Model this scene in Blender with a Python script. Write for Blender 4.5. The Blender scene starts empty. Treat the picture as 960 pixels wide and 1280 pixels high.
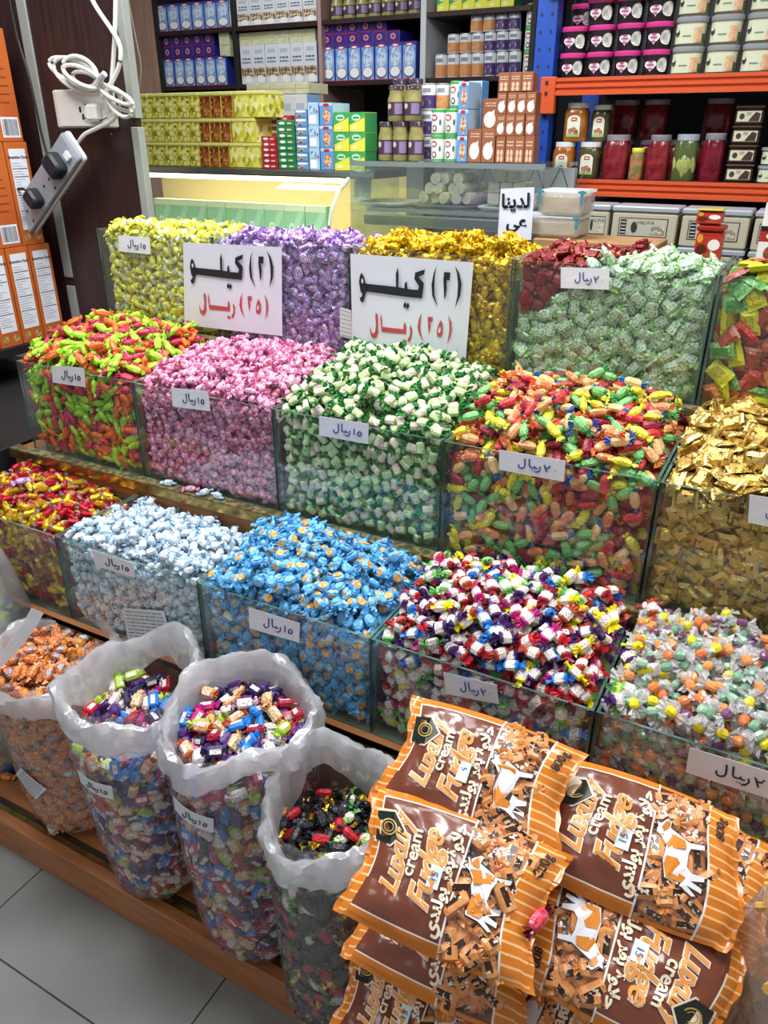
import bpy, math, random
import numpy as np
from mathutils import Vector, Matrix
from mathutils.geometry import tessellate_polygon

# ------------------------------------------------------------------ camera, world, lights, exposure
SC = bpy.context.scene
COL = SC.collection
CAM_H = 1.65
FPX = 960.0
PITCH, YAW = math.radians(26.3), math.radians(28.5)
Fv = np.array([-math.sin(YAW)*math.cos(PITCH), math.cos(YAW)*math.cos(PITCH), -math.sin(PITCH)])
Rv = np.array([math.cos(YAW), math.sin(YAW), 0.0])
Uv = np.cross(Rv, Fv)
EYE = np.array([0, 0, CAM_H])
cd = bpy.data.cameras.new('camera')
cd.sensor_fit = 'HORIZONTAL'; cd.sensor_width = 36; cd.lens = 36*FPX/960
cd.clip_start = .02; cd.clip_end = 60
cam = bpy.data.objects.new('camera', cd)
cam.matrix_world = Matrix(((Rv[0], Uv[0], -Fv[0], 0), (Rv[1], Uv[1], -Fv[1], 0), (Rv[2], Uv[2], -Fv[2], CAM_H), (0, 0, 0, 1)))
COL.objects.link(cam); SC.camera = cam
W = bpy.data.worlds.new('shop_air'); SC.world = W; W.use_nodes = True
W.node_tree.nodes['Background'].inputs[0].default_value = (.93, .96, 1, 1)
W.node_tree.nodes['Background'].inputs[1].default_value = .32
SC.view_settings.view_transform = 'Standard'; SC.view_settings.look = 'None'
SC.view_settings.gamma = 1; SC.view_settings.use_curve_mapping = False
SC.view_settings.exposure = 0.0
SC.cycles.max_bounces = 8; SC.cycles.transparent_max_bounces = 16
SC.cycles.diffuse_bounces = 3; SC.cycles.glossy_bounces = 3; SC.cycles.transmission_bounces = 6
SC.cycles.sample_clamp_indirect = 6

def area(name, loc, size, energy, color=(1, 1, 1), rot=(0, 0, 0), shape='RECTANGLE'):
    l = bpy.data.lights.new(name, 'AREA'); l.shape = shape; l.size = size[0]
    if shape in ('RECTANGLE', 'ELLIPSE'): l.size_y = size[1]
    l.energy = energy; l.color = color
    o = bpy.data.objects.new(name, l); o.location = loc; o.rotation_euler = rot; COL.objects.link(o); return o
for lx, ly, e in ((-1.9, 1.0, 27), (-.3, .95, 22), (-1.2, 1.6, 34), (.5, 1.7, 22), (-2.6, 3.0, 20), (-.9, 2.6, 12), (-2.2, -.4, 7), (-.6, -.8, 6)):
    area('ceiling_panel_light', (lx, ly, 2.93), (.6, .6), e, (.96, .98, 1))

# ------------------------------------------------------------------ helpers
def ray(x, y): return Fv*FPX + Rv*(x-480) - Uv*(y-640)
def atY(x, y, Y):
    d = ray(x, y); return d*(Y/d[1]) + EYE
def atX(x, y, X):
    d = ray(x, y); return d*(X/d[0]) + EYE
def project(P):
    v = np.asarray(P) - EYE; d = v@Fv
    return np.stack([480+FPX*(v@Rv)/d, 640-FPX*(v@Uv)/d, d], -1)
def lin(h):
    c = [int(h[i:i+2], 16)/255 for i in (0, 2, 4)]
    return tuple(x/12.92 if x <= .04045 else ((x+.055)/1.055)**2.4 for x in c) + (1,)

MATS = {}
def mat(name, h='ffffff', rough=.5, metal=0, h2=None, scale=30, thr=None, bump=0, bscale=200, emit=0, spec=.5, coord='Object', stretch=None, alpha=None, coat=0, sheen=0):
    """Principled; h2 mixes in by noise (thr=(lo,hi) hardens the edge); bump = fine relief."""
    if name in MATS: return MATS[name]
    m = bpy.data.materials.new(name); m.use_nodes = True; MATS[name] = m
    nt = m.node_tree; N = nt.nodes; L = nt.links; p = N['Principled BSDF']
    p.inputs['Base Color'].default_value = lin(h); p.inputs['Roughness'].default_value = rough
    p.inputs['Metallic'].default_value = metal; p.inputs['Specular IOR Level'].default_value = spec
    p.inputs['Coat Weight'].default_value = coat; p.inputs['Coat Roughness'].default_value = .12
    m.diffuse_color = lin(h)
    tc = None
    if h2 or bump:
        tc = N.new('ShaderNodeTexCoord'); mp = N.new('ShaderNodeMapping'); L.new(tc.outputs[coord], mp.inputs[0])
        if stretch: mp.inputs['Scale'].default_value = stretch
    if h2:
        n = N.new('ShaderNodeTexNoise'); n.inputs['Scale'].default_value = scale; n.inputs['Detail'].default_value = 3
        L.new(mp.outputs[0], n.inputs['Vector'])
        r = N.new('ShaderNodeValToRGB'); lo, hi = thr or (.35, .65)
        r.color_ramp.elements[0].position = lo; r.color_ramp.elements[1].position = hi
        r.color_ramp.elements[0].color = lin(h); r.color_ramp.elements[1].color = lin(h2)
        L.new(n.outputs['Fac'], r.inputs[0]); L.new(r.outputs[0], p.inputs['Base Color'])
    if bump:
        n = N.new('ShaderNodeTexNoise'); n.inputs['Scale'].default_value = bscale; n.inputs['Detail'].default_value = 2
        L.new(mp.outputs[0], n.inputs['Vector'])
        b = N.new('ShaderNodeBump'); b.inputs['Strength'].default_value = bump; b.inputs['Distance'].default_value = .002
        L.new(n.outputs['Fac'], b.inputs['Height']); L.new(b.outputs[0], p.inputs['Normal'])
    if emit:
        p.inputs['Emission Color'].default_value = lin(h); p.inputs['Emission Strength'].default_value = emit
    if alpha is not None: p.inputs['Alpha'].default_value = alpha
    return m

def film(name, clear=.7, white=.15, rough=.15, tint='ffffff', bump=.3, bscale=40, gloss=.12):
    """thin plastic or glass sheet: part clear, part milky, part mirror."""
    if name in MATS: return MATS[name]
    m = bpy.data.materials.new(name); m.use_nodes = True; MATS[name] = m
    nt = m.node_tree; N = nt.nodes; L = nt.links; N.remove(N['Principled BSDF']); out = N['Material Output']
    tr = N.new('ShaderNodeBsdfTransparent'); tr.inputs[0].default_value = lin(tint)
    df = N.new('ShaderNodeBsdfDiffuse'); df.inputs[0].default_value = (.96, .97, .99, 1)
    tl = N.new('ShaderNodeBsdfTranslucent'); tl.inputs[0].default_value = (.93, .94, .97, 1)
    gl = N.new('ShaderNodeBsdfGlossy'); gl.inputs['Roughness'].default_value = rough
    m1 = N.new('ShaderNodeMixShader'); L.new(df.outputs[0], m1.inputs[1]); L.new(tl.outputs[0], m1.inputs[2])
    m2 = N.new('ShaderNodeMixShader'); m2.inputs[0].default_value = white/(white+clear) if white+clear else 0
    L.new(tr.outputs[0], m2.inputs[1]); L.new(m1.outputs[0], m2.inputs[2])
    m3 = N.new('ShaderNodeMixShader')
    lw = N.new('ShaderNodeLayerWeight'); lw.inputs[0].default_value = .5
    ma = N.new('ShaderNodeMath'); ma.operation = 'MULTIPLY_ADD'; ma.use_clamp = True
    ma.inputs[1].default_value = gloss*1.6; ma.inputs[2].default_value = gloss*.35
    L.new(lw.outputs['Facing'], ma.inputs[0]); L.new(ma.outputs[0], m3.inputs[0])
    L.new(m2.outputs[0], m3.inputs[1]); L.new(gl.outputs[0], m3.inputs[2]); L.new(m3.outputs[0], out.inputs[0])
    if bump:
        tc = N.new('ShaderNodeTexCoord'); n = N.new('ShaderNodeTexNoise'); n.inputs['Scale'].default_value = bscale; n.inputs['Detail'].default_value = 3
        L.new(tc.outputs['Object'], n.inputs['Vector'])
        b = N.new('ShaderNodeBump'); b.inputs['Strength'].default_value = bump; b.inputs['Distance'].default_value = .01
        L.new(n.outputs['Fac'], b.inputs['Height'])
        for q in (df, gl): L.new(b.outputs[0], q.inputs['Normal'])
    return m

def tag(o, label=None, cat=None, group=None, kind=None):
    if label: o['label'] = label
    if cat: o['category'] = cat
    if group: o['group'] = group
    if kind: o['kind'] = kind
    return o
def empty(name, loc=(0, 0, 0), label=None, cat=None, group=None, rz=0):
    o = bpy.data.objects.new(name, None); o.empty_display_size = .02; o.location = loc; o.rotation_euler[2] = rz
    COL.objects.link(o); return tag(o, label, cat, group)
def link_mesh(name, me, parent=None, loc=None):
    o = bpy.data.objects.new(name, me); COL.objects.link(o)
    if parent: o.parent = parent
    if loc is not None: o.location = loc
    return o
KIDS = {}
def dup(root, loc=None, label=None, group=None, rz=None):
    r = root.copy(); COL.objects.link(r)
    if loc is not None: r.location = loc
    if rz is not None: r.rotation_euler[2] = rz
    if label: r['label'] = label
    if group: r['group'] = group
    for ch in list(root.children):
        c = ch.copy(); COL.objects.link(c); c.parent = r
        for g in list(ch.children):
            d = g.copy(); COL.objects.link(d); d.parent = c
    return r

class MB:
    def __init__(s): s.v = []; s.f = []; s.mi = []; s.mats = []
    def m(s, mt):
        if mt not in s.mats: s.mats.append(mt)
        return s.mats.index(mt)
    def add(s, vs, fs, mt):
        k = len(s.v); i = s.m(mt); s.v.extend([tuple(map(float, p)) for p in vs])
        for f in fs: s.f.append(tuple(k+j for j in f)); s.mi.append(i)
        return s
    def box(s, x0, x1, y0, y1, z0, z1, mt, bev=0):
        if bev:
            b = bev; vs = []; rings = []
            for z, ins in ((z0, b), (z0+b, 0), (z1-b, 0), (z1, b)):
                r = []
                for (x, y) in ((x0+ins+b*.0, y0+ins), (x1-ins, y0+ins), (x1-ins, y1-ins), (x0+ins, y1-ins)):
                    sx = 1 if x < (x0+x1)/2 else -1; sy = 1 if y < (y0+y1)/2 else -1
                    a, c = (x+sx*b*.6, y), (x, y+sy*b*.6)
                    if (sx > 0) == (sy > 0): a, c = c, a
                    r += [len(vs), len(vs)+1]; vs += [(a[0], a[1], z), (c[0], c[1], z)]
                rings.append(r)
            fs = [tuple(reversed(rings[0])), tuple(rings[-1])]
            for a, c in zip(rings, rings[1:]):
                for i in range(8): fs.append((a[i], a[(i+1) % 8], c[(i+1) % 8], c[i]))
            return s.add(vs, fs, mt)
        v = [(x, y, z) for z in (z0, z1) for x, y in ((x0, y0), (x1, y0), (x1, y1), (x0, y1))]
        return s.add(v, [(3, 2, 1, 0), (4, 5, 6, 7), (0, 1, 5, 4), (1, 2, 6, 5), (2, 3, 7, 6), (3, 0, 4, 7)], mt)
    def lathe(s, prof, mt, n=20, c=(0, 0), sq=0, sx=1, sy=1, cap=True):
        """prof [(r,z)]; sq>0 squares the section."""
        vs = []; fs = []
        for r, z in prof:
            for k in range(n):
                a = 2*math.pi*(k+.5)/n; ca, sa = math.cos(a), math.sin(a)
                q = 1/(abs(ca)**(2+sq)+abs(sa)**(2+sq))**(1/(2+sq)) if sq else 1
                vs.append((c[0]+r*ca*q*sx, c[1]+r*sa*q*sy, z))
        for j in range(len(prof)-1):
            for k in range(n):
                a, b = j*n+k, j*n+(k+1) % n; fs.append((a, b, b+n, a+n))
        if cap: fs += [tuple(range(n-1, -1, -1)), tuple((len(prof)-1)*n+k for k in range(n))]
        return s.add(vs, fs, mt)
    def poly(s, pts, mt):
        tri = tessellate_polygon([[Vector(p) for p in pts]])
        return s.add(pts, tri, mt)
    def front(s, x0, z0, x1, z1, y, mt):      # flat print on the -Y side
        return s.add([(x0, y, z0), (x1, y, z0), (x1, y, z1), (x0, y, z1)], [(0, 1, 2, 3)], mt)
    def fdisc(s, cx, cz, rx, rz, y, mt, n=14):
        return s.add([(cx+rx*math.cos(2*math.pi*k/n), y, cz+rz*math.sin(2*math.pi*k/n)) for k in range(n)], [tuple(range(n))], mt)
    def tube(s, pts, r, mt, n=8, closed=False):
        P = [Vector(p) for p in pts]; vs = []; fs = []; m = len(P)
        for i, p in enumerate(P):
            if closed: t = P[(i+1) % m]-P[i-1]
            else: t = P[min(i+1, m-1)]-P[max(i-1, 0)]
            t.normalize(); up = Vector((0, 0, 1)) if abs(t.z) < .9 else Vector((1, 0, 0))
            a = t.cross(up).normalized(); b = a.cross(t)
            rr = r[i] if isinstance(r, (list, tuple)) else r
            for k in range(n):
                q = 2*math.pi*k/n; vs.append(p+a*(rr*math.cos(q))+b*(rr*math.sin(q)))
        for i in range(m if closed else m-1):
            for k in range(n):
                A, B = i*n+k, i*n+(k+1) % n; C, D = ((i+1) % m)*n+k, ((i+1) % m)*n+(k+1) % n
                fs.append((A, C, D, B))
        if not closed: fs += [tuple(range(n)), tuple((m-1)*n+k for k in range(n-1, -1, -1))]
        return s.add(vs, fs, mt)
    def mesh(s, name, smooth=False):
        me = bpy.data.meshes.new(name); me.from_pydata(s.v, [], s.f)
        for m in s.mats: me.materials.append(m)
        me.polygons.foreach_set('material_index', s.mi)
        if smooth:
            me.polygons.foreach_set('use_smooth', [True]*len(s.f))
            try: me.set_sharp_from_angle(angle=math.radians(40))
            except Exception: pass
        me.update(); return me
    def build(s, name, parent=None, loc=None, smooth=False):
        return link_mesh(name, s.mesh(name, smooth), parent, loc)

def smooth_path(P, k=6):
    P = [np.array(p, float) for p in P]; out = []
    Q = [2*P[0]-P[1]] + P + [2*P[-1]-P[-2]]
    for i in range(1, len(Q)-2):
        a, b, c, d = Q[i-1:i+3]
        for j in range(k):
            t = j/k; out.append(.5*((2*b)+(-a+c)*t+(2*a-5*b+4*c-d)*t*t+(-a+3*b-3*c+d)*t**3))
    out.append(P[-1]); return [tuple(p) for p in out]

_dg = None
def text_geo(body, size=1, offset=0, shear=0, space=1, align='CENTER'):
    """flat letters as (verts Nx2, faces) in reading direction."""
    c = bpy.data.curves.new('lettering', 'FONT'); c.body = body; c.size = size; c.offset = offset; c.shear = shear
    c.space_character = space; c.align_x = align; c.align_y = 'CENTER'; c.resolution_u = 3
    o = bpy.data.objects.new('lettering', c); COL.objects.link(o)
    dg = bpy.context.evaluated_depsgraph_get(); ev = o.evaluated_get(dg); me = ev.to_mesh()
    v = np.array([p.co[:2] for p in me.vertices]) if len(me.vertices) else np.zeros((0, 2))
    f = [tuple(p.vertices) for p in me.polygons]; ev.to_mesh_clear()
    bpy.data.objects.remove(o); bpy.data.curves.remove(c); return v, f
TG = {}
def add_text(mb, body, fn, mt, **k):
    key = (body, tuple(sorted(k.items())))
    if key not in TG: TG[key] = text_geo(body, **k)
    v, f = TG[key]
    if len(v): mb.add([fn(x, y) for x, y in v], f, mt)

# ------------------------------------------------------------------ common materials
WOOD = mat('orange_wood', 'b97a4c', .45, h2='a5673c', scale=6, stretch=(1, 8, 8), bump=.05)
DARKWOOD = mat('dark_brown_laminate', '3a2523', .4, h2='2a1a19', scale=5, stretch=(12, 12, .8))
BRASS = mat('brass_trim', 'b9a066', .22, .85, h2='8d7440', scale=40, bump=.1, bscale=60)
GLASS = film('clear_acrylic', 1, .02, .03, 'fafdfc', 0, gloss=.08)
GEDGE = mat('acrylic_edge', '39564f', .15, spec=.8, h2='64837a', scale=14)
PAPER = mat('white_paper', 'e9ebf3', .6)
WHITE = mat('white_print', 'f2f2f0', .45)
BLACKINK = mat('black_ink', '1d2026', .5)
BLUEINK = mat('blue_ink', '2a3f8f', .5)
REDINK = mat('red_ink', 'c4484f', .5)
TILE = mat('floor_tile', '868884', .35, h2='7c7e7b', scale=4, bump=.02)
GROUT = mat('tile_grout', '4a4744', .8)
CLEARBAG = film('clear_plastic_sack', .90, .08, .16, 'fafafd', .9, 34, .16)
MILKY = film('milky_plastic_roll', .34, .62, .18, 'fafaff', .55, 20, .22)
ORANGEPAINT = mat('orange_rack_paint', 'c9532a', .35)
BLUEPAINT = mat('blue_rack_paint', '1a48a6', .35)
STEEL = mat('brushed_metal', 'b4bbbd', .25, .9)
DARK = mat('dark_shelf_paint', '1d1b1d', .6)
# ------------------------------------------------------------------ floor, walls
fl = MB(); fl.box(-5, 1.5, -1.5, 5, -.05, -.004, GROUT); floor = tag(fl.build('floor'), kind='structure')
tm = MB(); tm.box(0, .577, 0, .577, 0, .008, TILE, .001); tme = tm.mesh('tile')
for i in range(-4, 5):
    for j in range(-2, 2):
        link_mesh('tile', tme, floor, (-.802+i*.58, .55-.58*j-.577+.0, -.008))
def wall(name, a):
    m = MB(); m.box(*a, mat('painted_wall', 'c9c3ba', .7)); return tag(m.build(name), kind='structure')
wall('wall_back', (-5, 1.6, 4.62, 4.7, 0, 3)); wall('wall_left', (-5, -4.92, -1.5, 4.6, 0, 3)); wall('wall_right', (1.5, 1.58, -1.5, 4.6, 0, 3))
cm = MB(); cm.box(-5, 1.6, -1.5, 4.7, 3.0, 3.05, mat('ceiling_board', 'e8e8e6', .8)); tag(cm.build('ceiling'), kind='structure')
# ------------------------------------------------------------------ stepped stand
XB = [-1.84, -1.42, -.995, -.58, -.163, .26]
ROWS = {3: (1.016, .81, .585), 2: (1.312, 1.10, .845), 1: (1.657, 1.403, 1.135)}
stand = empty('stepped_display_stand', (-.8, 1.3, 0), 'stepped wooden sweet counter with brass edging carrying three rows of glass bins', 'display stand')
off = (.8, -1.3, 0)
def sb(name, a, mt, bev=0):
    m = MB(); m.box(*a, mt, bev); return m.build(name, stand, off)
sb('plinth', (-2.4, .9, .80, 1.05, 0, .085), WOOD)
sb('front_fascia', (-2.4, .9, .757, .785, 0, .1), WOOD, .002)
sb('brass_trim', (-2.4, .9, .786, .799, .0, .097), BRASS)
sb('foot_board', (-2.4, .9, .812, 1.05, .086, .102), WOOD)
sb('brass_trim', (-2.4, .9, .80, .811, .0, .099), mat('dark_groove_strip', '3c2d20', .5))  # plain dark brown strip between the brass trim and the foot board
sb('riser', (-1.9, .9, 1.03, 1.05, .103, .565), WOOD)
sb('brass_trim', (-1.9, .9, 1.0, 1.028, .55, .58), BRASS)
sb('ledge', (-1.9, .9, 1.0, 1.30, .566, .582), WOOD)
MOSAIC = mat('brass_mosaic', 'b3a878', .3, .5, h2='6b6646', scale=70, thr=(.42, .55))
for r, nm in ((2, 1.30), (1, 1.645)):
    Y0, zt, zb = ROWS[r]
    sb('riser', (-1.9, .9, Y0-.022, Y0-.006, zb-.30, zb-.012), WOOD)
    sb('brass_trim', (-1.9, .9, Y0-.034, Y0-.004, zb-.011, zb+.006), MOSAIC)
    sb('brass_trim', (-1.9, .9, Y0-.037, Y0-.0345, zb-.02, zb+.004), BRASS)
    sb('ledge', (-1.9, .9, Y0-.003, Y0+.34, zb-.012, zb-.003), WOOD)
sb('back_board', (-1.9, .9, 2.01, 2.03, 0, 1.3), DARKWOOD)
sb('end_board', (-1.92, -1.9, 1.03, 2.03, 0, .56), DARKWOOD)
# acrylic bins
def make_bin(row, c):
    Y0, zt, zb = ROWS[row]; x0, x1 = XB[c]+.002, XB[c+1]-.002; dp = .29 if row < 3 else .27
    t = .005
    o = empty('acrylic_bin', ((x0+x1)/2, Y0, zb), BINLAB[(row, c)], 'bin', 'clear bins on the stepped counter')
    inv = (-(x0+x1)/2, -Y0, -zb)
    def pan(name, a, thin):
        m = MB(); m.box(*a, GLASS)
        # thin edge faces read dark green
        m.m(GEDGE)
        big = {'y': (2, 4), 'x': (3, 5)}[thin]
        m.mi = [0 if i in big else 1 for i in range(6)]
        m.build(name, o, inv)
    pan('front_panel', (x0, x1, Y0, Y0+t, zb, zt), 'y')
    pan('back_panel', (x0+t, x1-t, Y0+dp-t, Y0+dp, zb, zt-.02), 'y')
    pan('side_panel', (x0, x0+t, Y0+t, Y0+dp, zb, zt), 'x')
    pan('side_panel', (x1-t, x1, Y0+t, Y0+dp, zb, zt), 'x')
    m = MB(); m.box(x0, x1, Y0-.0005, Y0+dp, zb-.0028, zb-.0003, GEDGE); m.build('base_panel', o, inv)
BINLAB = {
 (1, 0): 'clear bin of yellow sweets, first bin of the back row', (1, 1): 'clear bin of purple foil sweets in the back row', (1, 2): 'clear bin of shiny gold twist sweets in the back row',
 (1, 3): 'clear bin holding dark red sweets over mint green sweets', (1, 4): 'clear bin of mixed gummy packs at the end of the back row',
 (2, 0): 'clear bin of lime, crimson and orange sweets in the middle row', (2, 1): 'clear bin of pink wrapped sweets in the middle row', (2, 2): 'clear bin of dark green and cream sweets in the middle row',
 (2, 3): 'clear bin of mixed fruit coloured chews in the middle row', (2, 4): 'clear bin of flat gold packets in the middle row',
 (3, 0): 'clear bin of red and gold foil sweets behind the plastic bag', (3, 1): 'clear bin of white and pale blue sweets in the front row', (3, 2): 'clear bin of sky blue sweets in the front row',
 (3, 3): 'clear bin of mixed sweets with white labels in the front row', (3, 4): 'clear bin of clear-wrapped boiled sweets in the front row'}
for k in BINLAB: make_bin(*k)

# ------------------------------------------------------------------ wrapped sweets
def wrap(name, h, rough=.26, metal=0, h2=None, scale=200, thr=(.45, .6), bump=.9, bscale=300, **k):
    return mat('wrap_'+name, h, rough, metal, h2, scale, thr, bump, bscale, **k)
def clearwrap(name):
    return film('wrap_'+name, .5, .42, .2, 'ffffff', .8, 300, .22)
def geo_twist(L, Wd, T, tail, tw, boxy, rng, dot=None, band=.22, dotr=.3):
    """body + two pleated fans. material slots: 0 body, 1 label band, 2 tail, 3 dot. returns (body part, tail part a, tail part b)."""
    st = [-.5, -.43, -band, band, .43, .5]; topo = 3 if boxy == 'top' else 9
    sc = [.45, .93, 1, 1, .93, .45] if boxy else [.32, .74, 1, 1, .74, .32]
    n = 8; V = []; F = []; M = []
    bend = rng.uniform(-.08, .08)
    for s, k in zip(st, sc):
        for j in range(n):
            a = math.pi/8+j*math.pi/4; ca, sa = math.cos(a), math.sin(a)
            e = 5 if boxy else 2.3
            q = 1/(abs(ca)**e+abs(sa)**e)**(1/e)
            jr = 1+rng.uniform(-.06, .06)
            V.append((s*L, Wd/2*k*ca*q*jr+bend*L*(s*s), T/2*k*sa*q*jr))
    for i in range(5):
        for j in range(n):
            a, b = i*n+j, i*n+(j+1) % n; F.append((a, b, b+n, a+n)); M.append(1 if i == 2 and (topo == 9 or j in (1, 5)) else 0)
    F.append(tuple(range(n-1, -1, -1))); M.append(0); F.append(tuple(5*n+j for j in range(n))); M.append(0)
    if dot:
        k0 = len(V); r = dotr*Wd
        for j in range(8): V.append((r*1.15*math.cos(j*math.pi/4), r*math.sin(j*math.pi/4), T/2*1.04))
        F.append(tuple(range(k0, k0+8))); M.append(3)
        k0 = len(V)
        for j in range(8): V.append((r*1.15*math.cos(j*math.pi/4), -r*math.sin(j*math.pi/4), -T/2*1.04))
        F.append(tuple(range(k0, k0+8))); M.append(3)
    parts = [(V, F, M)]
    for sg in (-1, 1):
        tv = []; tf = []; tmi = []
        m = 6; rot = rng.uniform(-.6, .6); yoff = rng.uniform(-.1, .1)*tw; x0 = sg*L*.47
        for ring, (xx, hw, zz) in enumerate(((0, .17*Wd, .12*T), (tail*.45, tw*.3, tail*.12), (tail, tw*.5, tail*.22))):
            for j in range(m+1):
                u = j/m*2-1; y = u*hw+yoff*ring/2; z = zz*(1 if j % 2 else -1)+rng.uniform(-.08, .08)*tail*ring
                x = x0+sg*(xx*(1-.22*u*u)+rng.uniform(-.1, .1)*tail*(ring > 0))
                cy, cz = y*math.cos(rot)-z*math.sin(rot), y*math.sin(rot)+z*math.cos(rot)
                tv.append((x, cy, cz))
        for ring in range(2):
            for j in range(m):
                a = ring*(m+1)+j; tf.append((a, a+1, a+m+2, a+m+1)); tmi.append(2)
        parts.append((tv, tf, tmi))
    return parts
def geo_pack(L, Wd, T, rng, crimp=.1):
    """flat pillow packet with serrated crimped ends; slots 0 film, 1 label, 2 crimp"""
    us = [-.5, -.5+crimp, -.3, -.1, .1, .3, .5-crimp, .5]; vs_ = [-.5, -.25, 0, .25, .5]
    V = []; F = []; M = []; bend = rng.uniform(-.12, .12); tw = rng.uniform(-.1, .1)
    for sg in (1, -1):
        k0 = len(V)
        for i, u in enumerate(us):
            for j, v in enumerate(vs_):
                t = 0 if i in (0, 7) or j in (0, 4) else T/2*(1-(2*v)**2*.35)*(1 if 2 <= i <= 5 else .35)
                ser = (.012*L if (j % 2) else 0)*(1 if i == 7 else -1 if i == 0 else 0)
                V.append((u*L+ser, v*Wd*(1+rng.uniform(-.04, .04)), sg*t+bend*L*(u*u)*.8+tw*u*v*Wd+rng.uniform(-.06, .06)*T))
        for i in range(7):
            for j in range(4):
                a = k0+i*5+j; f = (a, a+5, a+6, a+1); F.append(f if sg > 0 else f[::-1])
                M.append(2 if i in (0, 6) else 1 if i in (2, 3, 4) and j in (1, 2) else 0)
    return [(V, F, M)]
def merge(parts):
    V = []; F = []; M = []
    for v, f, m in parts:
        k = len(V); V += v; F += [tuple(k+i for i in q) for q in f]; M += m
    return V, F, M
def to_mesh(name, part, mats):
    v, f, m = part; used = sorted(set(m)); me = bpy.data.meshes.new(name); me.from_pydata(v, [], f)
    for u in used: me.materials.append(mats[min(u, len(mats)-1)] or mats[0])
    me.polygons.foreach_set('material_index', [used.index(q) for q in m]); me.update(); return me

class Kind:
    """one sort of sweet: geometry variants x colourways."""
    def __init__(s, name, noun, dims, colours, boxy=False, pack=False, dot=False, band=.22, parts=False, seed=1, nvar=3, dotr=.3):
        s.name, s.noun, s.dims, s.colours, s.parts = name, noun, dims, colours, parts
        rng = random.Random(seed); s.L, s.W, s.T = [d/1000 for d in dims[:3]]; s.pack = pack
        s.geo = []
        for i in range(nvar):
            s.geo.append(geo_pack(s.L, s.W, s.T, rng) if pack else geo_twist(s.L, s.W, s.T, dims[3]/1000, dims[4]/1000, boxy, rng, dot, band, dotr))
        s.full = s.L+(0 if pack else dims[3]/1000*1.3)
        s.meshes = {}
    def mesh(s, var, col):
        k = (var, col)
        if k not in s.meshes:
            mats = s.colours[col][1]; g = s.geo[var]
            if s.parts and len(g) == 3:
                s.meshes[k] = [to_mesh(s.name, g[0], mats), to_mesh('twisted_end', g[1], mats), to_mesh('twisted_end', g[2], mats)]
            else: s.meshes[k] = [to_mesh(s.name, merge(g), mats)]
        return s.meshes[k]
PRINTW = wrap('print_white', 'f4f2ee', .35, h2='a8847e', scale=430, thr=(.5, .6), bump=.2)
tw = wrap
K = {}
y1 = tw('lemon', 'f0ea3c', h2='f8f490', thr=(.4, .7)); y2 = tw('lemon_tail', 'f4ef5e', rough=.25)
K['yellow'] = Kind('yellow_candy', 'yellow twisted sweet', (24, 18, 14, 10, 20), [('bright', [y1, y1, y2]), ('grey-labelled', [y1, tw('grey_label', 'c9cfc8', h2='8290b8'), y2])], seed=1)
p1 = tw('lilac', 'b890d6', .3, .25, h2='dccdf0'); p2 = tw('violet', '8f5cb4', .28, .3, h2='c8a8e4')
K['purple'] = Kind('purple_candy', 'purple foil sweet', (28, 19, 14, 11, 23), [('silvery', [p2, tw('purple_label', 'cdb8da', .3, .2, h2='7a4a94'), p1]), ('violet', [p1, tw('purple_label2', 'b06aa8', .3, .2, h2='e6dcf0'), p2])], seed=2)
g1 = tw('gold', 'f0cf1e', .24, .55, h2='c39a10', scale=150); g2 = tw('gold_tail', 'ffe23a', .2, .5, h2='b98f10', scale=120)
K['gold'] = Kind('gold_candy', 'gold twist sweet', (26, 19, 15, 12, 25), [('bright', [g1, tw('gold_brown', '9a6c1c', .3, .4, h2='f0cf1e'), g2]), ('all gold', [g1, g1, g2])], seed=3)
r1 = tw('dark_red', '8c121a', .22, .15, h2='5a0a10'); r2 = tw('red_gold_tail', 'a83a2c', .25, .3, h2='e0b070', thr=(.5, .6))
K['darkred'] = Kind('dark_red_candy', 'dark red cushion sweet', (30, 25, 15, 9, 22), [('glossy', [r1, r1, r2])], boxy=True, seed=4)
m1 = tw('mint_grey', 'a4b698', .35, h2='d2dfc4'); m2 = tw('mint_tail', '9ede80', .3, h2='d2f5c0')
K['mint'] = Kind('mint_candy', 'grey-green mint sweet', (31, 25, 13, 9, 24), [('mint', [m1, tw('mint_label', 'c6d8c2', h2='5c8f58', thr=(.52, .58)), m2])], boxy=True, seed=5, band=.36)
gm = lambda n, h, **k: tw('gum_'+n, h, rough=.2, **k)
K['gummy'] = Kind('gummy_packet', 'small gummy packet', (52, 34, 14), [
    ('yellow', [gm('y', 'd9d42c'), gm('y2', 'c8b428', h2='7d8a20'), gm('y3', 'e6e234')]), ('red', [gm('r', 'c8322c', h2='e07060'), gm('r2', 'a8241e'), gm('r3', 'd8584a')]),
    ('orange', [gm('o', 'd8763a', h2='e8b080'), gm('o2', 'c65f2a'), gm('o3', 'e0905a')]), ('green', [gm('g', '5fa850', h2='a8d890'), gm('g2', '3f8a3c'), gm('g3', '86c474')]),
    ('brown-red', [gm('b', '8a3a2c', h2='b46a58'), gm('b2', 'b04a38'), gm('b3', 'c88a70')])], pack=True, seed=6, nvar=4)
c_ = lambda n, h, h2=None, **k: tw('c_'+n, h, h2=h2, **k)
lime = [c_('lime', '9fd82c', 'c4ee5a'), c_('lime', '9fd82c'), c_('limet', 'a8e040')]
crim = [c_('crim', 'c42a4e', 'd8506e'), c_('crim', 'c42a4e'), c_('crimt', 'd04a70')]
oran = [c_('oran', 'f0622a', 'f88848'), c_('oran', 'f0622a'), c_('orant', 'f4763c')]
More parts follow.
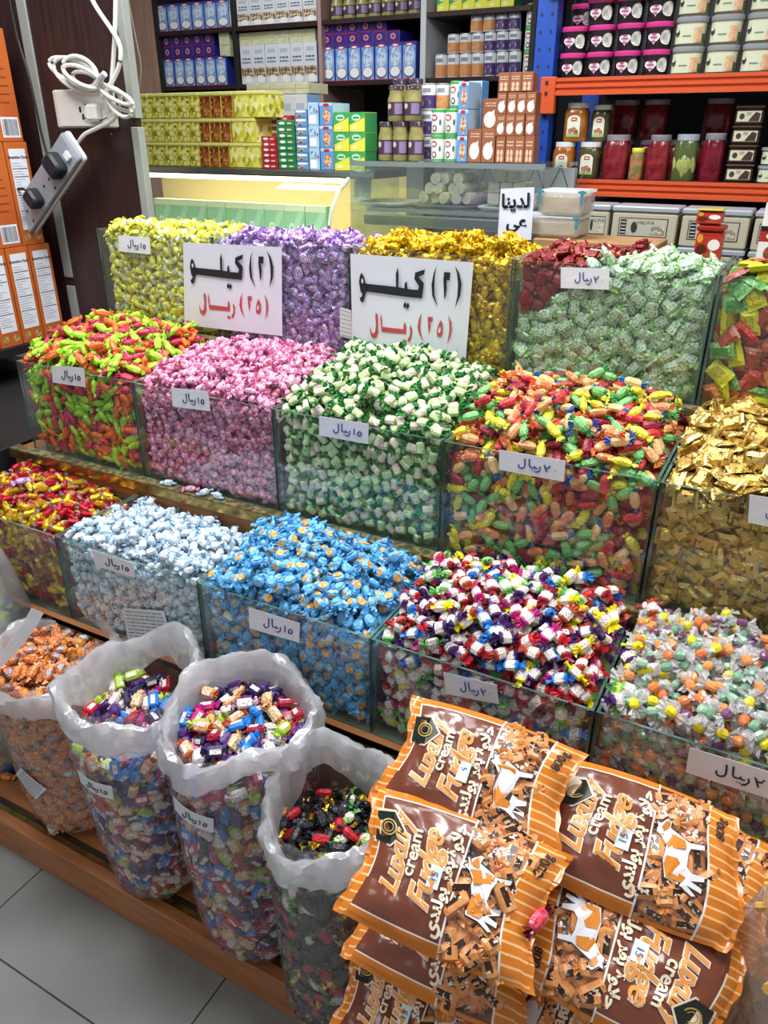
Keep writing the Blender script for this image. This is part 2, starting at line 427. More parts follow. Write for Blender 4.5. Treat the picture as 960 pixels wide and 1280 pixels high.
K['lime'] = Kind('fruit_lozenge', 'fruit lozenge', (35, 19, 15, 12, 20), [('lime green', lime), ('crimson', crim), ('orange', oran), ('lime green', lime)], seed=7, parts=True)
pk = c_('pink', 'e88ab4', 'f8cfe0'); pk2 = c_('pink2', 'd8649c', 'f2a8cc')
K['pink'] = Kind('pink_candy', 'pink sweet', (25, 18, 14, 11, 22), [('striped', [pk, c_('pinkl', 'e4b4d4', 'a34478'), pk2]), ('rose', [pk2, c_('pinkl2', 'f0d4e4', 'c86a9c'), pk]), ('red-centred', [pk, c_('pinkr', 'd4506a', 'eeb0c4'), pk2])], seed=8, parts=True)
gr = c_('dgreen', '38904a', '1f6a30', scale=150); cr = c_('cream', 'cfe69c', 'e2f4c0')
K['green'] = Kind('green_cream_candy', 'cream and green sweet', (25, 18, 14, 13, 28), [('plain', [cr, c_('creaml', 'f2e8d8', 'd88a90', thr=(.58, .63)), gr]), ('stamped', [c_('cream3', 'cfe8a0', 'e8f6cc'), c_('creaml2', 'd8eeb4', '5c9a50', thr=(.6, .65)), gr])], boxy=True, seed=9, parts=True, band=.34)
def fr(n, a, b, t): return [c_(n, a, b), c_(n+'l', a, '5a4a1c' if n == 'fy' else b, thr=(.6, .64)), c_(n+'t', t)]
K['fruit'] = Kind('fruit_chew', 'fruit chew', (35, 19, 15, 11, 20), [('yellow', fr('fy', 'eee032', 'f8f26a', 'f2ea50')), ('green', fr('fg', '86c87c', '5aa860', '4aa45c')), ('red', fr('fr', 'c8242e', 'e0606a', 'b81e2c')), ('peach', fr('fp', 'f0a468', 'f8d0a0', 'ee9454')),
    ('pale orange', fr('fo', 'e87a44', 'f4c8a0', 'e86c3a')), ('green', fr('fg', '86c87c', '5aa860', '4aa45c')), ('blue-tailed peach', [c_('fp2', 'eebc80', 'f6dcb0'), c_('fp2l', 'eebc80'), c_('fb', '2a6cc8')]), ('maroon', fr('fm', '8c1c34', 'b04058', '7a182c'))], seed=10, parts=True)
gb = tw('gbar', 'cba650', .26, .75, h2='a8843a', scale=70); gb2 = tw('gbar_label', 'd8b868', .3, .65, h2='4a3818', scale=130, thr=(.56, .6)); gb3 = tw('gbar_end', 'e8cc80', .2, .8)
K['goldbar'] = Kind('gold_packet', 'gold packet', (43, 31, 11), [('dull', [gb, gb2, gb3]), ('bright', [gb3, gb2, gb])], pack=True, seed=11, nvar=5)
rf = tw('rfoil', 'c01c30', .2, .6, h2='8a1020', scale=120); yf = tw('yfoil', 'ecc42c', .2, .7, h2='c89a1c', scale=120); ct = film('wrap_clear_tail', .6, .3, .15, 'fff4f0', .8, 300, .3)
K['redgold'] = Kind('foil_candy', 'foil sweet', (29, 17, 14, 9, 16), [('red', [rf, rf, ct]), ('gold', [yf, yf, ct])], seed=12, parts=True, band=.4)
wb = c_('wblue', 'd8e8f2', '98c2e4', scale=120); wb2 = c_('wblue2', 'b4d6ee', 'e6f2f8', scale=120)
K['whiteblue'] = Kind('white_blue_candy', 'white-blue sweet', (24, 18, 15, 10, 20), [('blue-stamped', [wb, c_('wbl', 'e4eef4', '3f7ab8', scale=160, thr=(.56, .6)), wb2]), ('pale', [wb2, c_('wbl2', 'eef4f8', 'b0948c', scale=160, thr=(.58, .62)), wb])], seed=13, parts=True, band=.3)
sb1 = c_('sky', '5fb4ea', '8ccdf4', scale=120); sb2 = c_('sky2', '7cc6f4', '4fa6e2', scale=120)
K['blue'] = Kind('sky_blue_candy', 'blue sweet', (25, 19, 15, 12, 25), [('orange-dotted', [sb1, c_('skyl', 'bfe0f2', '7cc0ea', scale=120), sb2, c_('skyd', 'f0a040', 'f6e0a0', scale=150)]), ('plain', [sb2, sb1, sb2, sb1])], seed=14, parts=True, dot=True, dotr=.4)
def wl(n, h): return [c_('w'+n, h), PRINTW, c_('wt'+n, h, rough=.25)]
MIX = [('blue', wl('b', '2c86dc')), ('red', wl('r', 'd42c34')), ('yellow', wl('y', 'f2e41e')), ('green', wl('g', '7cc46c')), ('purple', wl('p', '4c2468')), ('magenta', wl('m', 'c22a80')), ('orange-brown', wl('o', 'b84c32')), ('dark red', wl('dr', 'a01c28')), ('violet', wl('vi', '38205c'))]
K['mixed'] = Kind('white_label_candy', 'white-labelled sweet', (27, 21, 15, 13, 25), MIX, boxy=True, seed=15, parts=True, band=.29)
def clr(n, h): return [c_('cl'+n, h, rough=.12, bump=.1), c_('cl'+n, h, rough=.12, bump=.1), film('wrap_milk', .22, .78, .12, 'ffffff', .6, 200, .16)]
K['clear'] = Kind('boiled_candy', 'boiled sweet', (18, 16, 14, 15, 31), [('orange', clr('o', 'f09a5a')), ('green', clr('g', '7aa88a')), ('purple', clr('p', '7c4c74')), ('yellow', clr('y', 'eedc2e')), ('amber', clr('a', 'e8824a')), ('pale green', clr('pg', '9cc0a4'))], seed=16, parts=True)
oc = tw('honey', 'd8703a', .25, h2='f0a868', scale=160); oc2 = tw('honeyt', 'e0844c', .25, h2='f6c498', scale=160)
K['honey'] = Kind('orange_candy', 'honeycomb-print sweet', (31, 23, 17, 11, 25), [('silver-labelled', [oc, tw('honeyl', 'b8a8a4', .3, .3, h2='6a6a8c'), oc2]), ('amber', [oc, tw('honeyl2', 'f0b040', h2='d8703a'), oc2]), ('plain', [oc, oc, oc2])], seed=17, parts=True)
MIX2 = [('red', wl('r', 'd42c34')), ('dark purple', wl('p', '3c1c5c')), ('purple', [c_('mp', '5a2c84', '3a1c58'), c_('mp', '5a2c84'), c_('mpt', '6a3a94')]), ('cream', [c_('mc', 'ecd8b0', 'd89a58'), c_('mc', 'ecd8b0'), c_('mct', 'f0b478')]),
        ('magenta', wl('m', 'c22a80')), ('blue', wl('b', '2c86dc')), ('lime', wl('lm', 'a8c83c')), ('orange', [c_('mo', 'e08a48', 'f0c898'), PRINTW, c_('mot', 'c8582c')]), ('white', [PRINTW, PRINTW, c_('mwt', 'e6e0ea', 'b04868')]), ('navy', wl('n', '24204c')), ('crimson', wl('cr', 'a81c38'))]
K['assort'] = Kind('assorted_candy', 'assorted sweet', (30, 21, 16, 11, 21), MIX2, boxy='top', seed=18, parts=True, band=.34)
K['assorted2'] = Kind('assorted_toffee', 'assorted toffee', (30, 21, 16, 11, 21), MIX2, boxy='top', seed=19, parts=True, band=.34)
bk = c_('blk', '14141a', '2a2a32'); gt = tw('goldtw', 'ecc840', .22, .65, h2='b08a20', scale=120)
K['black'] = Kind('black_candy', 'toffee', (32, 18, 15, 13, 25), [('gold-tailed black', [bk, bk, gt]), ('all black', [bk, c_('blkl', '1a1a20', 'd0d0d8', thr=(.64, .68)), bk]), ('red', [c_('br', 'b8182c'), c_('br', 'b8182c'), bk]), ('gold-tailed black', [bk, bk, gt]), ('all black', [bk, bk, bk]), ('green', [c_('bg', '5cae50', 'e8e8a0'), PRINTW, c_('bgt', '3f9a48')])], seed=20, parts=True)

def deposit(u0, u1, v0, v1, target, kind, rng, layers=2.1, hmax=None, cell=.004, tilt=.28, cover=.93):
    """drop sweets one by one on a height map until it reaches the target surface; returns [(u,v,h,psi,slope_u,slope_v,roll)]"""
    nu, nv = int((u1-u0)/cell)+1, int((v1-v0)/cell)+1
    U, V = np.meshgrid(u0+np.arange(nu)*cell, v0+np.arange(nv)*cell, indexing='ij')
    TG_ = target(U, V); H = TG_-layers*kind.T; out = []
    Lf, Wf = kind.full*.46, kind.W*.52
    R = int(max(Lf, Wf)/cell)+1
    mx = mv = kind.full*(.36 if hmax is not None else .24)
    need = int(((H >= TG_-.55*kind.T).size)*cover); k = 0; maxn = int((u1-u0)*(v1-v0)/(kind.full*kind.W)*layers*2.2)
    while k < maxn:
        cu = rng.uniform(u0+mx, u1-mx, 14); cv = rng.uniform(v0+mv, v1-mv, 14)
        iu = ((cu-u0)/cell).astype(int); iv = ((cv-v0)/cell).astype(int)
        df = H[iu, iv]-TG_[iu, iv]; b = int(df.argmin())
        if df[b] > -.35*kind.T: 
            if (H >= TG_-.6*kind.T).mean() > cover: break
        a, c = iu[b], iv[b]; sl = (slice(max(a-R, 0), a+R+1), slice(max(c-R, 0), c+R+1))
        du, dv = U[sl]-cu[b], V[sl]-cv[b]; psi = rng.uniform(0, math.pi)
        x = du*math.cos(psi)+dv*math.sin(psi); y = -du*math.sin(psi)+dv*math.cos(psi)
        e = (x/Lf)**2+(y/Wf)**2; msk = e <= 1
        if msk.sum() < 4: k += 1; continue
        h = H[sl][msk]; A = np.stack([du[msk], dv[msk], np.ones(msk.sum())], 1)
        s, *_ = np.linalg.lstsq(A, h, rcond=None)
        su, sv = np.clip(s[0], -.7, .7)+rng.normal(0, tilt*.5), np.clip(s[1], -.7, .7)+rng.normal(0, tilt*.5)
        base = np.percentile(h-su*du[msk]-sv*dv[msk], 78)
        hc = base+kind.T*.5
        if hmax is not None:
            su *= .5; sv *= .5; ov = hc-(hmax-kind.T*.5)
            if ov > kind.T*.33: H[a, c] = max(H[a, c], TG_[a, c]-.3*kind.T); k += 1; continue
            hc = min(hc, hmax-kind.T*.5)
        out.append((cu[b], cv[b], hc, psi, su, sv, rng.normal(0, .5)))
        top = hc+su*du+sv*dv+kind.T*.5*np.sqrt(np.clip(1-e, 0, 1))
        sub = H[sl]; sub[msk] = np.maximum(sub, top)[msk]
        k += 1
    return out, (U, V, H)

def frame_from(n, psi, ex, ey, roll):
    n = n/np.linalg.norm(n); x = math.cos(psi)*ex+math.sin(psi)*ey; x = x-n*(x@n); x /= np.linalg.norm(x); y = np.cross(n, x)
    c, s = math.cos(roll), math.sin(roll); y2 = y*c+n*s; z2 = n*c-y*s
    return np.stack([x, y2, z2], 1)
E_X, E_Y, E_Z = np.eye(3)
PILE = []      # every sweet: dict(kind, var, col, R, p, home, where)
rng = np.random.default_rng(7)
def add_sweets(kind, res, mapf, home, where, colf=None):
    for (u, v, h, psi, su, sv, roll) in res:
        R3, p = mapf(u, v, h, psi, su, sv, roll)
        col = colf(u, v, rng) if colf else int(rng.integers(len(kind.colours)))
        if isinstance(col, tuple): kd, col = col
        else: kd = kind
        PILE.append((kd, int(rng.integers(len(kd.geo))), col % len(kd.colours), R3, p, home, where))
def map_top(u, v, h, psi, su, sv, roll):
    return frame_from(np.array([-su, -sv, 1]), psi, E_X, E_Y, roll), np.array([u, v, h])
def map_front(Yc):
    def f(u, v, h, psi, su, sv, roll):      # h grows towards -Y
        return frame_from(np.array([-su, -1, -sv]), psi, E_X, E_Z, roll*.5), np.array([u, Yc-h, v])
    return f
def lerp_heap(x0, x1, y0, y1, fl_, fr_, bl, br, mound=0, power=1.3):
    def t(U, V):
        a = (U-x0)/(x1-x0); b = ((V-y0)/(y1-y0)).clip(0, 1); bb = b**power
        z = (fl_*(1-a)+fr_*a)*(1-bb)+(bl*(1-a)+br*a)*bb
        return z+mound*np.sin(np.pi*a.clip(0, 1))*np.sin(np.pi*b)+.006*np.sin(U*37+V*11)*np.sin(V*41)
    return t
# heap heights above the rim at front-left, front-right, back-left, back-right, mound
HEAPS = {(1, 0): ('yellow', .0, .0, -.03, -.035, .008, 1), (1, 1): ('purple', .0, .0, -.045, -.03, .005, 1), (1, 2): ('gold', .0, .0, -.012, -.015, .012, 1), (1, 3): ('mint', .0, .0, -.008, -.028, .012, 1), (1, 4): ('gummy', .0, .0, -.03, -.02, .01, 1),
         (2, 0): ('lime', .0, .004, .058, .04, .03, 1), (2, 1): ('pink', .002, .004, .035, .05, .03, 1), (2, 2): ('green', .004, .004, .07, .065, .055, 1), (2, 3): ('fruit', .004, .006, .05, .05, .035, 1), (2, 4): ('goldbar', .004, .0, .065, .08, .03, 1),
         (3, 0): ('redgold', .004, .002, -.008, -.04, .03, 1), (3, 1): ('whiteblue', .004, .004, -.035, -.03, .028, 1.2), (3, 2): ('blue', .004, .006, .035, .05, .04, 1), (3, 3): ('mixed', .006, .012, .065, .07, .04, 1), (3, 4): ('clear', .008, .01, .065, .055, .03, 1)}
SURF = {}
for (row, c), (kn, a, b, cc, d, mnd, pw) in HEAPS.items():
    kind = K[kn]; Y0, zt, zb = ROWS[row]; x0, x1 = XB[c]+.008, XB[c+1]-.008; ya = Y0+.008; yb = Y0+(.262 if row == 3 else .282)
    if row < 3 or True: yb = Y0+ (.265 if row == 3 else .283)
    if row == 2: yb = Y0+.325
    tgt0 = lerp_heap(x0, x1, ya, yb, a, b, cc, d, mnd, pw); tgt = (lambda t, z: (lambda U, V: t(U, V)+z))(tgt0, zt-.5*kind.T)
    home = (row, c); colf = None; colf2 = None
    if kn == 'mint':
        def colf(u, v, r, x0=x0, x1=x1, ya=ya, yb=yb):
            a_ = (u-x0)/(x1-x0); b_ = (v-ya)/(yb-ya)
            return (K['darkred'], 0) if a_+.1*math.sin(b_*9)+r.normal(0, .03) < .40+.30*b_ else 0
        def colf2(u, v, r, x0=x0, x1=x1, zt=zt):
            a_ = (u-x0)/(x1-x0); dn = (zt-v)
            return (K['darkred'], 0) if dn+r.normal(0, .006) < .135-.27*a_ and a_ < .5 else 0
    elif kn == 'whiteblue':
        def colf(u, v, r): return (K['pink'], 0) if r.random() < .004 else int(r.integers(2))
    elif kn == 'blue':
        def colf(u, v, r): return (K['pink'], 1) if r.random() < .005 else (K['green'], 0) if r.random() < .005 else (0 if r.random() < .62 else 1)
        colf2 = colf
    elif kn == 'redgold':
        def colf(u, v, r): return (K['purple'], 0) if r.random() < .02 else (0 if r.random() < .58 else 1)
    elif kn == 'clear':
        def colf(u, v, r, x0=x0, x1=x1): return (K['mixed'], int(r.integers(8))) if r.random() < .5*max(0, 1-(u-x0)/.05) else int(r.integers(6))
    lay = 2.0
    xa, xb = (x0+.004, x1-.004)
    res, (U, V, H) = deposit(xa, xb, ya+.002, yb, tgt, kind, rng, layers=lay)
    add_sweets(kind, res, map_top, home, 'top', colf)
    SURF[(row, c)] = (kn, x0, x1, ya, yb, tgt, zb)
    # behind the front pane
    hz0 = zb+.003
    resf, _ = deposit(xa, xb, hz0, zt-.012, lambda U, V: .037+0*U, kind, rng, layers=2.0, hmax=.040, tilt=.14)
    add_sweets(kind, resf, map_front(Y0+.046), home, 'front', colf2)
# ------------------------------------------------------------------ plastic sacks
class Sack:
    def __init__(s, x, y, z0, z1, r, rb, seed, lean=(0, 0), squash=1.0):
        s.x, s.y, s.z0, s.z1, s.r, s.rb, s.lean = x, y, z0, z1, r, rb, lean
        q = random.Random(seed); s.ph = [q.uniform(0, 6.28) for _ in range(8)]; s.am = [q.uniform(.5, 1) for _ in range(8)]; s.sq = squash
    def c(s, z):
        t = (z-s.z0)/(s.z1-s.z0); return s.x+s.lean[0]*t, s.y+s.lean[1]*t
    def rad(s, th, z, lump=1):
        t = (z-s.z0)/(s.z1-s.z0); t_ = min(max(t, 0), 1.1)
        b = s.rb+(s.r-s.rb)*min(1, t_*1.7)**.6
        if t_ < .09: b *= .62+.38*math.sqrt(1-(1-t_/.09)**2)
        p, a = s.ph, s.am
        w = .025*a[0]*math.sin(2*th+p[0]+t*2)+.018*a[1]*math.sin(3*th+p[1]-t*3)+lump*(.012*a[2]*math.sin(5*th+p[2]+t*5)+.010*a[3]*math.sin(t*19+p[3]+math.sin(th+p[4])))
        return b*(1+w)
    def pt(s, th, z, off=0):
        r = s.rad(th, z)+off; cx, cy = s.c(z); return (cx+r*math.cos(th), cy+r*math.sin(th)*s.sq, z)
def sack(key, S, kind, fill, tilt_top, lab, colf=None, rimh=.07, rimw=.014, opened=(1, 1), paperf=None):
    """tilt_top: content surface falls by this much toward the camera; fill: content height below the rim"""
    o = empty('plastic_sack', (S.x, S.y, S.z0), lab, 'sack', 'open plastic sacks of sweets'); inv = (-S.x, -S.y, -S.z0)
    # clear wall
    m = MB(); nth, nz = 72, 34; vs = []; fs = []
    zs = [S.z0+.002+(S.z1-S.z0-.002)*(k/nz) for k in range(nz+1)]
    q = random.Random(key)
    for z in zs:
        for k in range(nth):
            th = 2*math.pi*k/nth
            fold = .0022*math.sin(23*th+z*30+3*math.sin(z*17))+.002*math.sin(z*120+4*math.sin(3*th))+q.uniform(-.001, .001)
            vs.append(S.pt(th, z, .004+fold))
    for j in range(nz):
        for k in range(nth):
            a, b = j*nth+k, j*nth+(k+1) % nth; fs.append((a, b, b+nth, a+nth))
    fs.append(tuple(range(nth-1, -1, -1)))
    m.add(vs, fs, CLEARBAG); m.build('bag_wall', o, inv, smooth=True)
    # rolled-over rim: wide creased band
    m = MB(); vs = []; fs = []; nth = 96
    def rimz(th):
        d = math.sin(th)     # + away from camera side
        return S.z1+opened[0]*.018*math.sin(2*th+S.ph[5])+.010*math.sin(5*th+S.ph[6])+.014*d*opened[1]
    prof = [(-.016, -.10), (-.013, -.045), (-.008, -.010), (-.001, .001), (.008, -.001), (.013, -.012), (.015, -.035), (.015, -.058), (.008, -.070)]
    for i, (dr, dz) in enumerate(prof):
        for k in range(nth):
            th = 2*math.pi*k/nth; zr = rimz(th)
            fac = round(th*5)/5
            cr = .004*math.sin(9*fac+S.ph[1]+i)+.003*math.sin(17*th+i*1.7)+.0016*math.sin(23*th+i*.9)+q.uniform(-.0006, .0006)
            r = S.rad(th, min(S.z1, zr), 0)+dr*rimw/.014+cr*(1 if i > 2 else .6)
            if i <= 1: r = min(r, S.rad(th, S.z1-.08, 0)-.006)
            cx, cy = S.c(S.z1); hh = rimh*(1+.22*math.sin(3*th+S.ph[2]))
            vs.append((cx+r*math.cos(th), cy+r*math.sin(th)*S.sq, zr+dz*hh/.07))
    for j in range(len(prof)-1):
        for k in range(nth):
            a, b = j*nth+k, j*nth+(k+1) % nth; fs.append((a, b, b+nth, a+nth))
    m.add(vs, fs, MILKY); m.build('rolled_rim', o, inv, smooth=True)
    # contents: lateral
    rl = 0.036
    zt = S.z1-fill
    th0 = math.atan2(-S.y, -S.x)
    span = 1.9
    res, _ = deposit(-span*S.r, span*S.r, S.z0+.02, zt-.005, lambda U, V: .03+0*U, kind, rng, layers=2.0, hmax=.034, tilt=.18)
    def mapl(u, v, h, psi, su, sv, roll):
        th = th0+u/S.r; r = S.rad(th, v)-rl+h; cx, cy = S.c(v)
        er = np.array([math.cos(th), math.sin(th), 0]); et = np.array([-math.sin(th), math.cos(th), 0])
        return frame_from(er-su*et-sv*E_Z, psi, et, E_Z, roll*.5), np.array([cx+r*er[0], cy+r*er[1]*S.sq, v])
    add_sweets(kind, res, mapl, key, 'side', colf)
    R0 = S.r*.93; cx, cy = S.c(zt)
    dx, dy = -cx/math.hypot(cx, cy), -cy/math.hypot(cx, cy)
    def tgt(U, V):
        rr = ((U-cx)**2+((V-cy)/S.sq)**2)**.5
        z = zt+.018*(1-(rr/R0)**2)-tilt_top*((U-cx)*dx+(V-cy)*dy)/R0
        return np.where(rr < R0, z, zt-.2)
    res, _ = deposit(cx-R0, cx+R0, cy-R0*S.sq, cy+R0*S.sq, tgt, kind, rng, layers=2.0, cover=.7)
    res = [q_ for q_ in res if ((q_[0]-cx)**2+((q_[1]-cy)/S.sq)**2)**.5 < R0-.012]
    add_sweets(kind, res, map_top, key, 'top', colf)
    SACKS[key] = (S, kind, zt, R0, tilt_top)
    return o
SACKS = {}
Z0 = .1025
S1 = Sack(-1.36, .90, Z0, .585, .15, .125, 3, (.0, .0), .88); S2 = Sack(-1.045, .855, Z0, .665, .132, .10, 5, (-.01, .0), .98)
S3 = Sack(-.765, .845, Z0, .70, .138, .105, 9, (.0, 0), .98); S4 = Sack(-.525, .80, Z0, .645, .118, .11, 12, (.0, .0), .98)
def ccol(u, v, r): return (K['whiteblue'], 0) if r.random() < .02 else int(r.integers(3))
sack('s1', S1, K['honey'], .05, .02, 'leftmost plastic sack, full of orange honeycomb-print sweets', ccol, rimh=.065)
sack('s2', S2, K['assort'], .12, .035, 'tall plastic sack of assorted sweets beside the orange sweets', rimh=.06, opened=(1.3, 1.6))
sack('s3', S3, K['assorted2'], .055, .01, 'plastic sack filled nearly to the brim with assorted sweets', rimh=.055)
sack('s4', S4, K['black'], .10, -.01, 'plastic sack of black and gold sweets beside the fudge bags', rimh=.06, opened=(1.5, 1.4))

# ------------------------------------------------------------------ choose which sweets stand alone
def zone(home, where, p):
    if home in SURF: _, x0, x1, ya, yb, _, zb = SURF[home]; zt = ROWS[home[0]][1]
    else:
        S = SACKS[home][0]; x0, x1, ya, yb, zb, zt = S.x-S.r, S.x+S.r, S.y-S.r, S.y+S.r, S.z0, SACKS[home][2]
    a = (p[0]-x0)/(x1-x0); h = 'left' if a < .34 else 'centre' if a < .67 else 'right'
    b = (p[1]-ya)/(yb-ya) if where == 'top' else (p[2]-zb)/(zt-zb)
    n = ('front', 'middle', 'back') if where == 'top' else ('lower', 'middle', 'upper')
    return n[0 if b < .34 else 1 if b < .67 else 2]+' '+h
def emit_sweets():
    N = len(PILE); P = np.array([q[4] for q in PILE]); pr = project(P)
    rad = np.array([q[0].full*.42 for q in PILE])*FPX/pr[:, 2]/2
    HB, WB = 640, 480; buf = np.full((HB, WB), -1, int)
    ev = [(pr[i, 2], i) for i in range(N)]+[(d, -10-j) for j, (d, *_r) in enumerate(OCC)]
    ev.sort(reverse=True)
    for d, i in ev:
        if i <= -10:
            _, x0, y0, x1, y1 = OCC[-10-i]; buf[max(0, y0//2):y1//2, max(0, x0//2):x1//2] = -2; continue
        x, y, r = pr[i, 0]/2, pr[i, 1]/2, rad[i]
        if x < -r or x > WB+r or y < -r or y > HB+r: continue
        x0, x1, y0, y1 = max(0, int(x-r)), min(WB, int(x+r)+2), max(0, int(y-r*.8)), min(HB, int(y+r*.8)+2)
        if x1 <= x0 or y1 <= y0: continue
        buf[y0:y1, x0:x1] = i
    cnt = np.bincount(buf[buf >= 0].ravel(), minlength=N)
    order = np.argsort(-cnt, kind='stable'); used = {}; single = np.zeros(N, bool)
    for i in order:
        kd = PILE[i][0].name
        if cnt[i] >= 3 and used.get(kd, 0) < 296: single[i] = True; used[kd] = used.get(kd, 0)+1
    homes = {}
    for i in range(N):
        kd, var, col, R3, p, home, where = PILE[i]
        if not single[i]: homes.setdefault(home, []).append(i); continue
        ms = kd.mesh(var, col)
        o = bpy.data.objects.new(kd.name, ms[0]); COL.objects.link(o)
        o.matrix_world = Matrix(((*R3[0], p[0]), (*R3[1], p[1]), (*R3[2], p[2]), (0, 0, 0, 1)))
        cname = kd.colours[col][0]; place, plural = PLACE[home]
        z3 = zone(home, where, p)
        lab = f"{cname} {kd.noun}, {z3} " + {'top': 'of the heap in the ', 'front': 'behind the front pane of the ', 'side': 'behind the wall of the '}[where] + place
        o['label'] = lab; o['category'] = 'candy'; o['group'] = f"{cname} {kd.noun}s, {z3} {where} of the {place}"
        for k in ms[1:]:
            t = bpy.data.objects.new('twisted_end', k); COL.objects.link(t); t.parent = o
    return homes
def stuff_mesh(name, idx, lab, core=None):
    """the rest of a heap joined into one mesh, with its closed core"""
    groups = {}
    for i in idx:
        kd, var, col, R3, p, _, _ = PILE[i]; groups.setdefault((kd.name, var, col), []).append(i)
    VV = []; FF = []; MM = []; mats = []; base = 0
    for (kn, var, col), ii in groups.items():
        kd = PILE[ii[0]][0]; v, f, m = merge(kd.geo[var]); v = np.array(v); cm_ = kd.colours[col][1]
        mi = []
        for u in range(4):
            mm = cm_[min(u, len(cm_)-1)]
            if mm not in mats: mats.append(mm)
            mi.append(mats.index(mm))
        fl_ = [mi[q] for q in m]
        Rs = np.array([PILE[i][3] for i in ii]); Ps = np.array([PILE[i][4] for i in ii])
        vv = np.einsum('nij,kj->nki', Rs, v)+Ps[:, None]
        VV.append(vv.reshape(-1, 3))
        for n in range(len(ii)):
            o_ = base+n*len(v); FF += [tuple(o_+q for q in g) for g in f]; MM += fl_
        base += len(ii)*len(v)
    if core:
        cv, cf, cmt = core
        if cmt not in mats: mats.append(cmt)
        VV.append(np.array(cv)); FF += [tuple(base+q for q in g) for g in cf]; MM += [mats.index(cmt)]*len(cf); base += len(cv)
    me = bpy.data.meshes.new(name); me.from_pydata(np.concatenate(VV).tolist(), [], FF)
    for m in mats: me.materials.append(m)
    me.polygons.foreach_set('material_index', MM); me.update()
    return tag(link_mesh(name, me), lab, 'candy', None, 'stuff')
PLACE = {}
_n = {(1, 0): 'yellow bin', (1, 1): 'purple bin', (1, 2): 'gold twist bin', (1, 3): 'mint bin', (1, 4): 'gummy bin', (2, 0): 'lime and crimson bin', (2, 1): 'pink bin', (2, 2): 'green bin', (2, 3): 'fruit chew bin', (2, 4): 'gold packet bin',
      (3, 0): 'red and gold bin', (3, 1): 'pale blue bin', (3, 2): 'sky blue bin', (3, 3): 'white label bin', (3, 4): 'boiled sweet bin', 's1': 'orange sack', 's2': 'tall sack', 's3': 'brimful sack', 's4': 'black sack', 'rb': 'basket'}
for k_, v_ in _n.items(): PLACE[k_] = (v_, v_)
OCC = [(1.45, 228, 300, 352, 420), (1.45, 440, 320, 590, 430), (1.2, 500, 940, 720, 1280), (1.1, 700, 960, 900, 1280), (1.3, 70, 800, 240, 910), (1.2, 200, 850, 395, 960), (1.1, 330, 930, 500, 1110), (1.0, 905, 1000, 960, 1280)]
def core_bin(key):
    kn, x0, x1, ya, yb, tgt, zb = SURF[key]; n = 14; T = K[kn].T
    U, V = np.meshgrid(np.linspace(x0, x1, n), np.linspace(ya+.026, yb, n), indexing='ij')
    edge = np.minimum(np.minimum(U-x0, x1-U)/.03, 1); Z = tgt(U, V)-1.35*T-.02*(1-edge)
    Z[:, 0] -= .006
    v = [(U[i, j], V[i, j], Z[i, j]) for i in range(n) for j in range(n)]
    f = [(i*n+j, (i+1)*n+j, (i+1)*n+j+1, i*n+j+1) for i in range(n-1) for j in range(n-1)]
    for side in ([i*n for i in range(n)], [i*n+n-1 for i in range(n-1, -1, -1)], list(range(n-1, -1, -1)), [(n-1)*n+j for j in range(n)]):
        k = len(v)
        for s in side: v.append((v[s][0], v[s][1], zb+.001))
        for a in range(len(side)-1): f.append((side[a], k+a, k+a+1, side[a+1]))
    return v, f
def mixmat(name, cols, scale=55):
    m = bpy.data.materials.new(name); m.use_nodes = True; N = m.node_tree.nodes; L = m.node_tree.links; p = N['Principled BSDF']
    tc = N.new('ShaderNodeTexCoord'); vo = N.new('ShaderNodeTexVoronoi'); vo.inputs['Scale'].default_value = scale; L.new(tc.outputs['Object'], vo.inputs['Vector'])
    sp = N.new('ShaderNodeSeparateColor'); L.new(vo.outputs['Color'], sp.inputs[0])
    r = N.new('ShaderNodeValToRGB'); r.color_ramp.interpolation = 'CONSTANT'; L.new(sp.outputs[0], r.inputs[0])
    for i, c in enumerate(cols):
        e = r.color_ramp.elements[i] if i < 2 else r.color_ramp.elements.new(i/len(cols))
        e.position = i/len(cols); e.color = lin(c)
    L.new(r.outputs[0], p.inputs['Base Color']); p.inputs['Roughness'].default_value = .35
    return m
COREC = {(1, 0): ['d8d030', 'e8e25a'], (1, 1): ['7a5a98', 'a88ac4'], (1, 2): ['b8940c', 'd8b81c'], (1, 3): ['8fb88a', 'a8c8a4'], (1, 4): ['a83a2c', 'b8a82c', 'b86a40', '5a8a48'],
    (2, 0): ['7ab020', 'a82a44', 'c85028', '8cc030'], (2, 1): ['c87098', 'd898b8'], (2, 2): ['2f7a3a', 'b8d090', '3a8844'], (2, 3): ['c8b828', '4f8a50', 'a82028', 'c88048', '802030'], (2, 4): ['8a6a30', 'a8843c'],
    (3, 0): ['a01828', 'b89020', 'b02030'], (3, 1): ['b0d0e8', 'd8e8f0'], (3, 2): ['4898d0', '6ab4e0'], (3, 3): ['a02028', '2060a8', '48205c', '6a9a50', '982868'], (3, 4): ['c0b8b8', 'c88858', '80a088', '8a6080', 'd8c860'],
    's1': ['b8582c', 'c87848'], 's2': ['5a2860', '8a2030', 'c0b8b8', '2a2850', 'b07840'], 's3': ['5a2860', '8a2030', 'c0b8b8', '2a2850', 'b07840'], 's4': ['101014', '1a1a20', '6a1020', '18181c']}
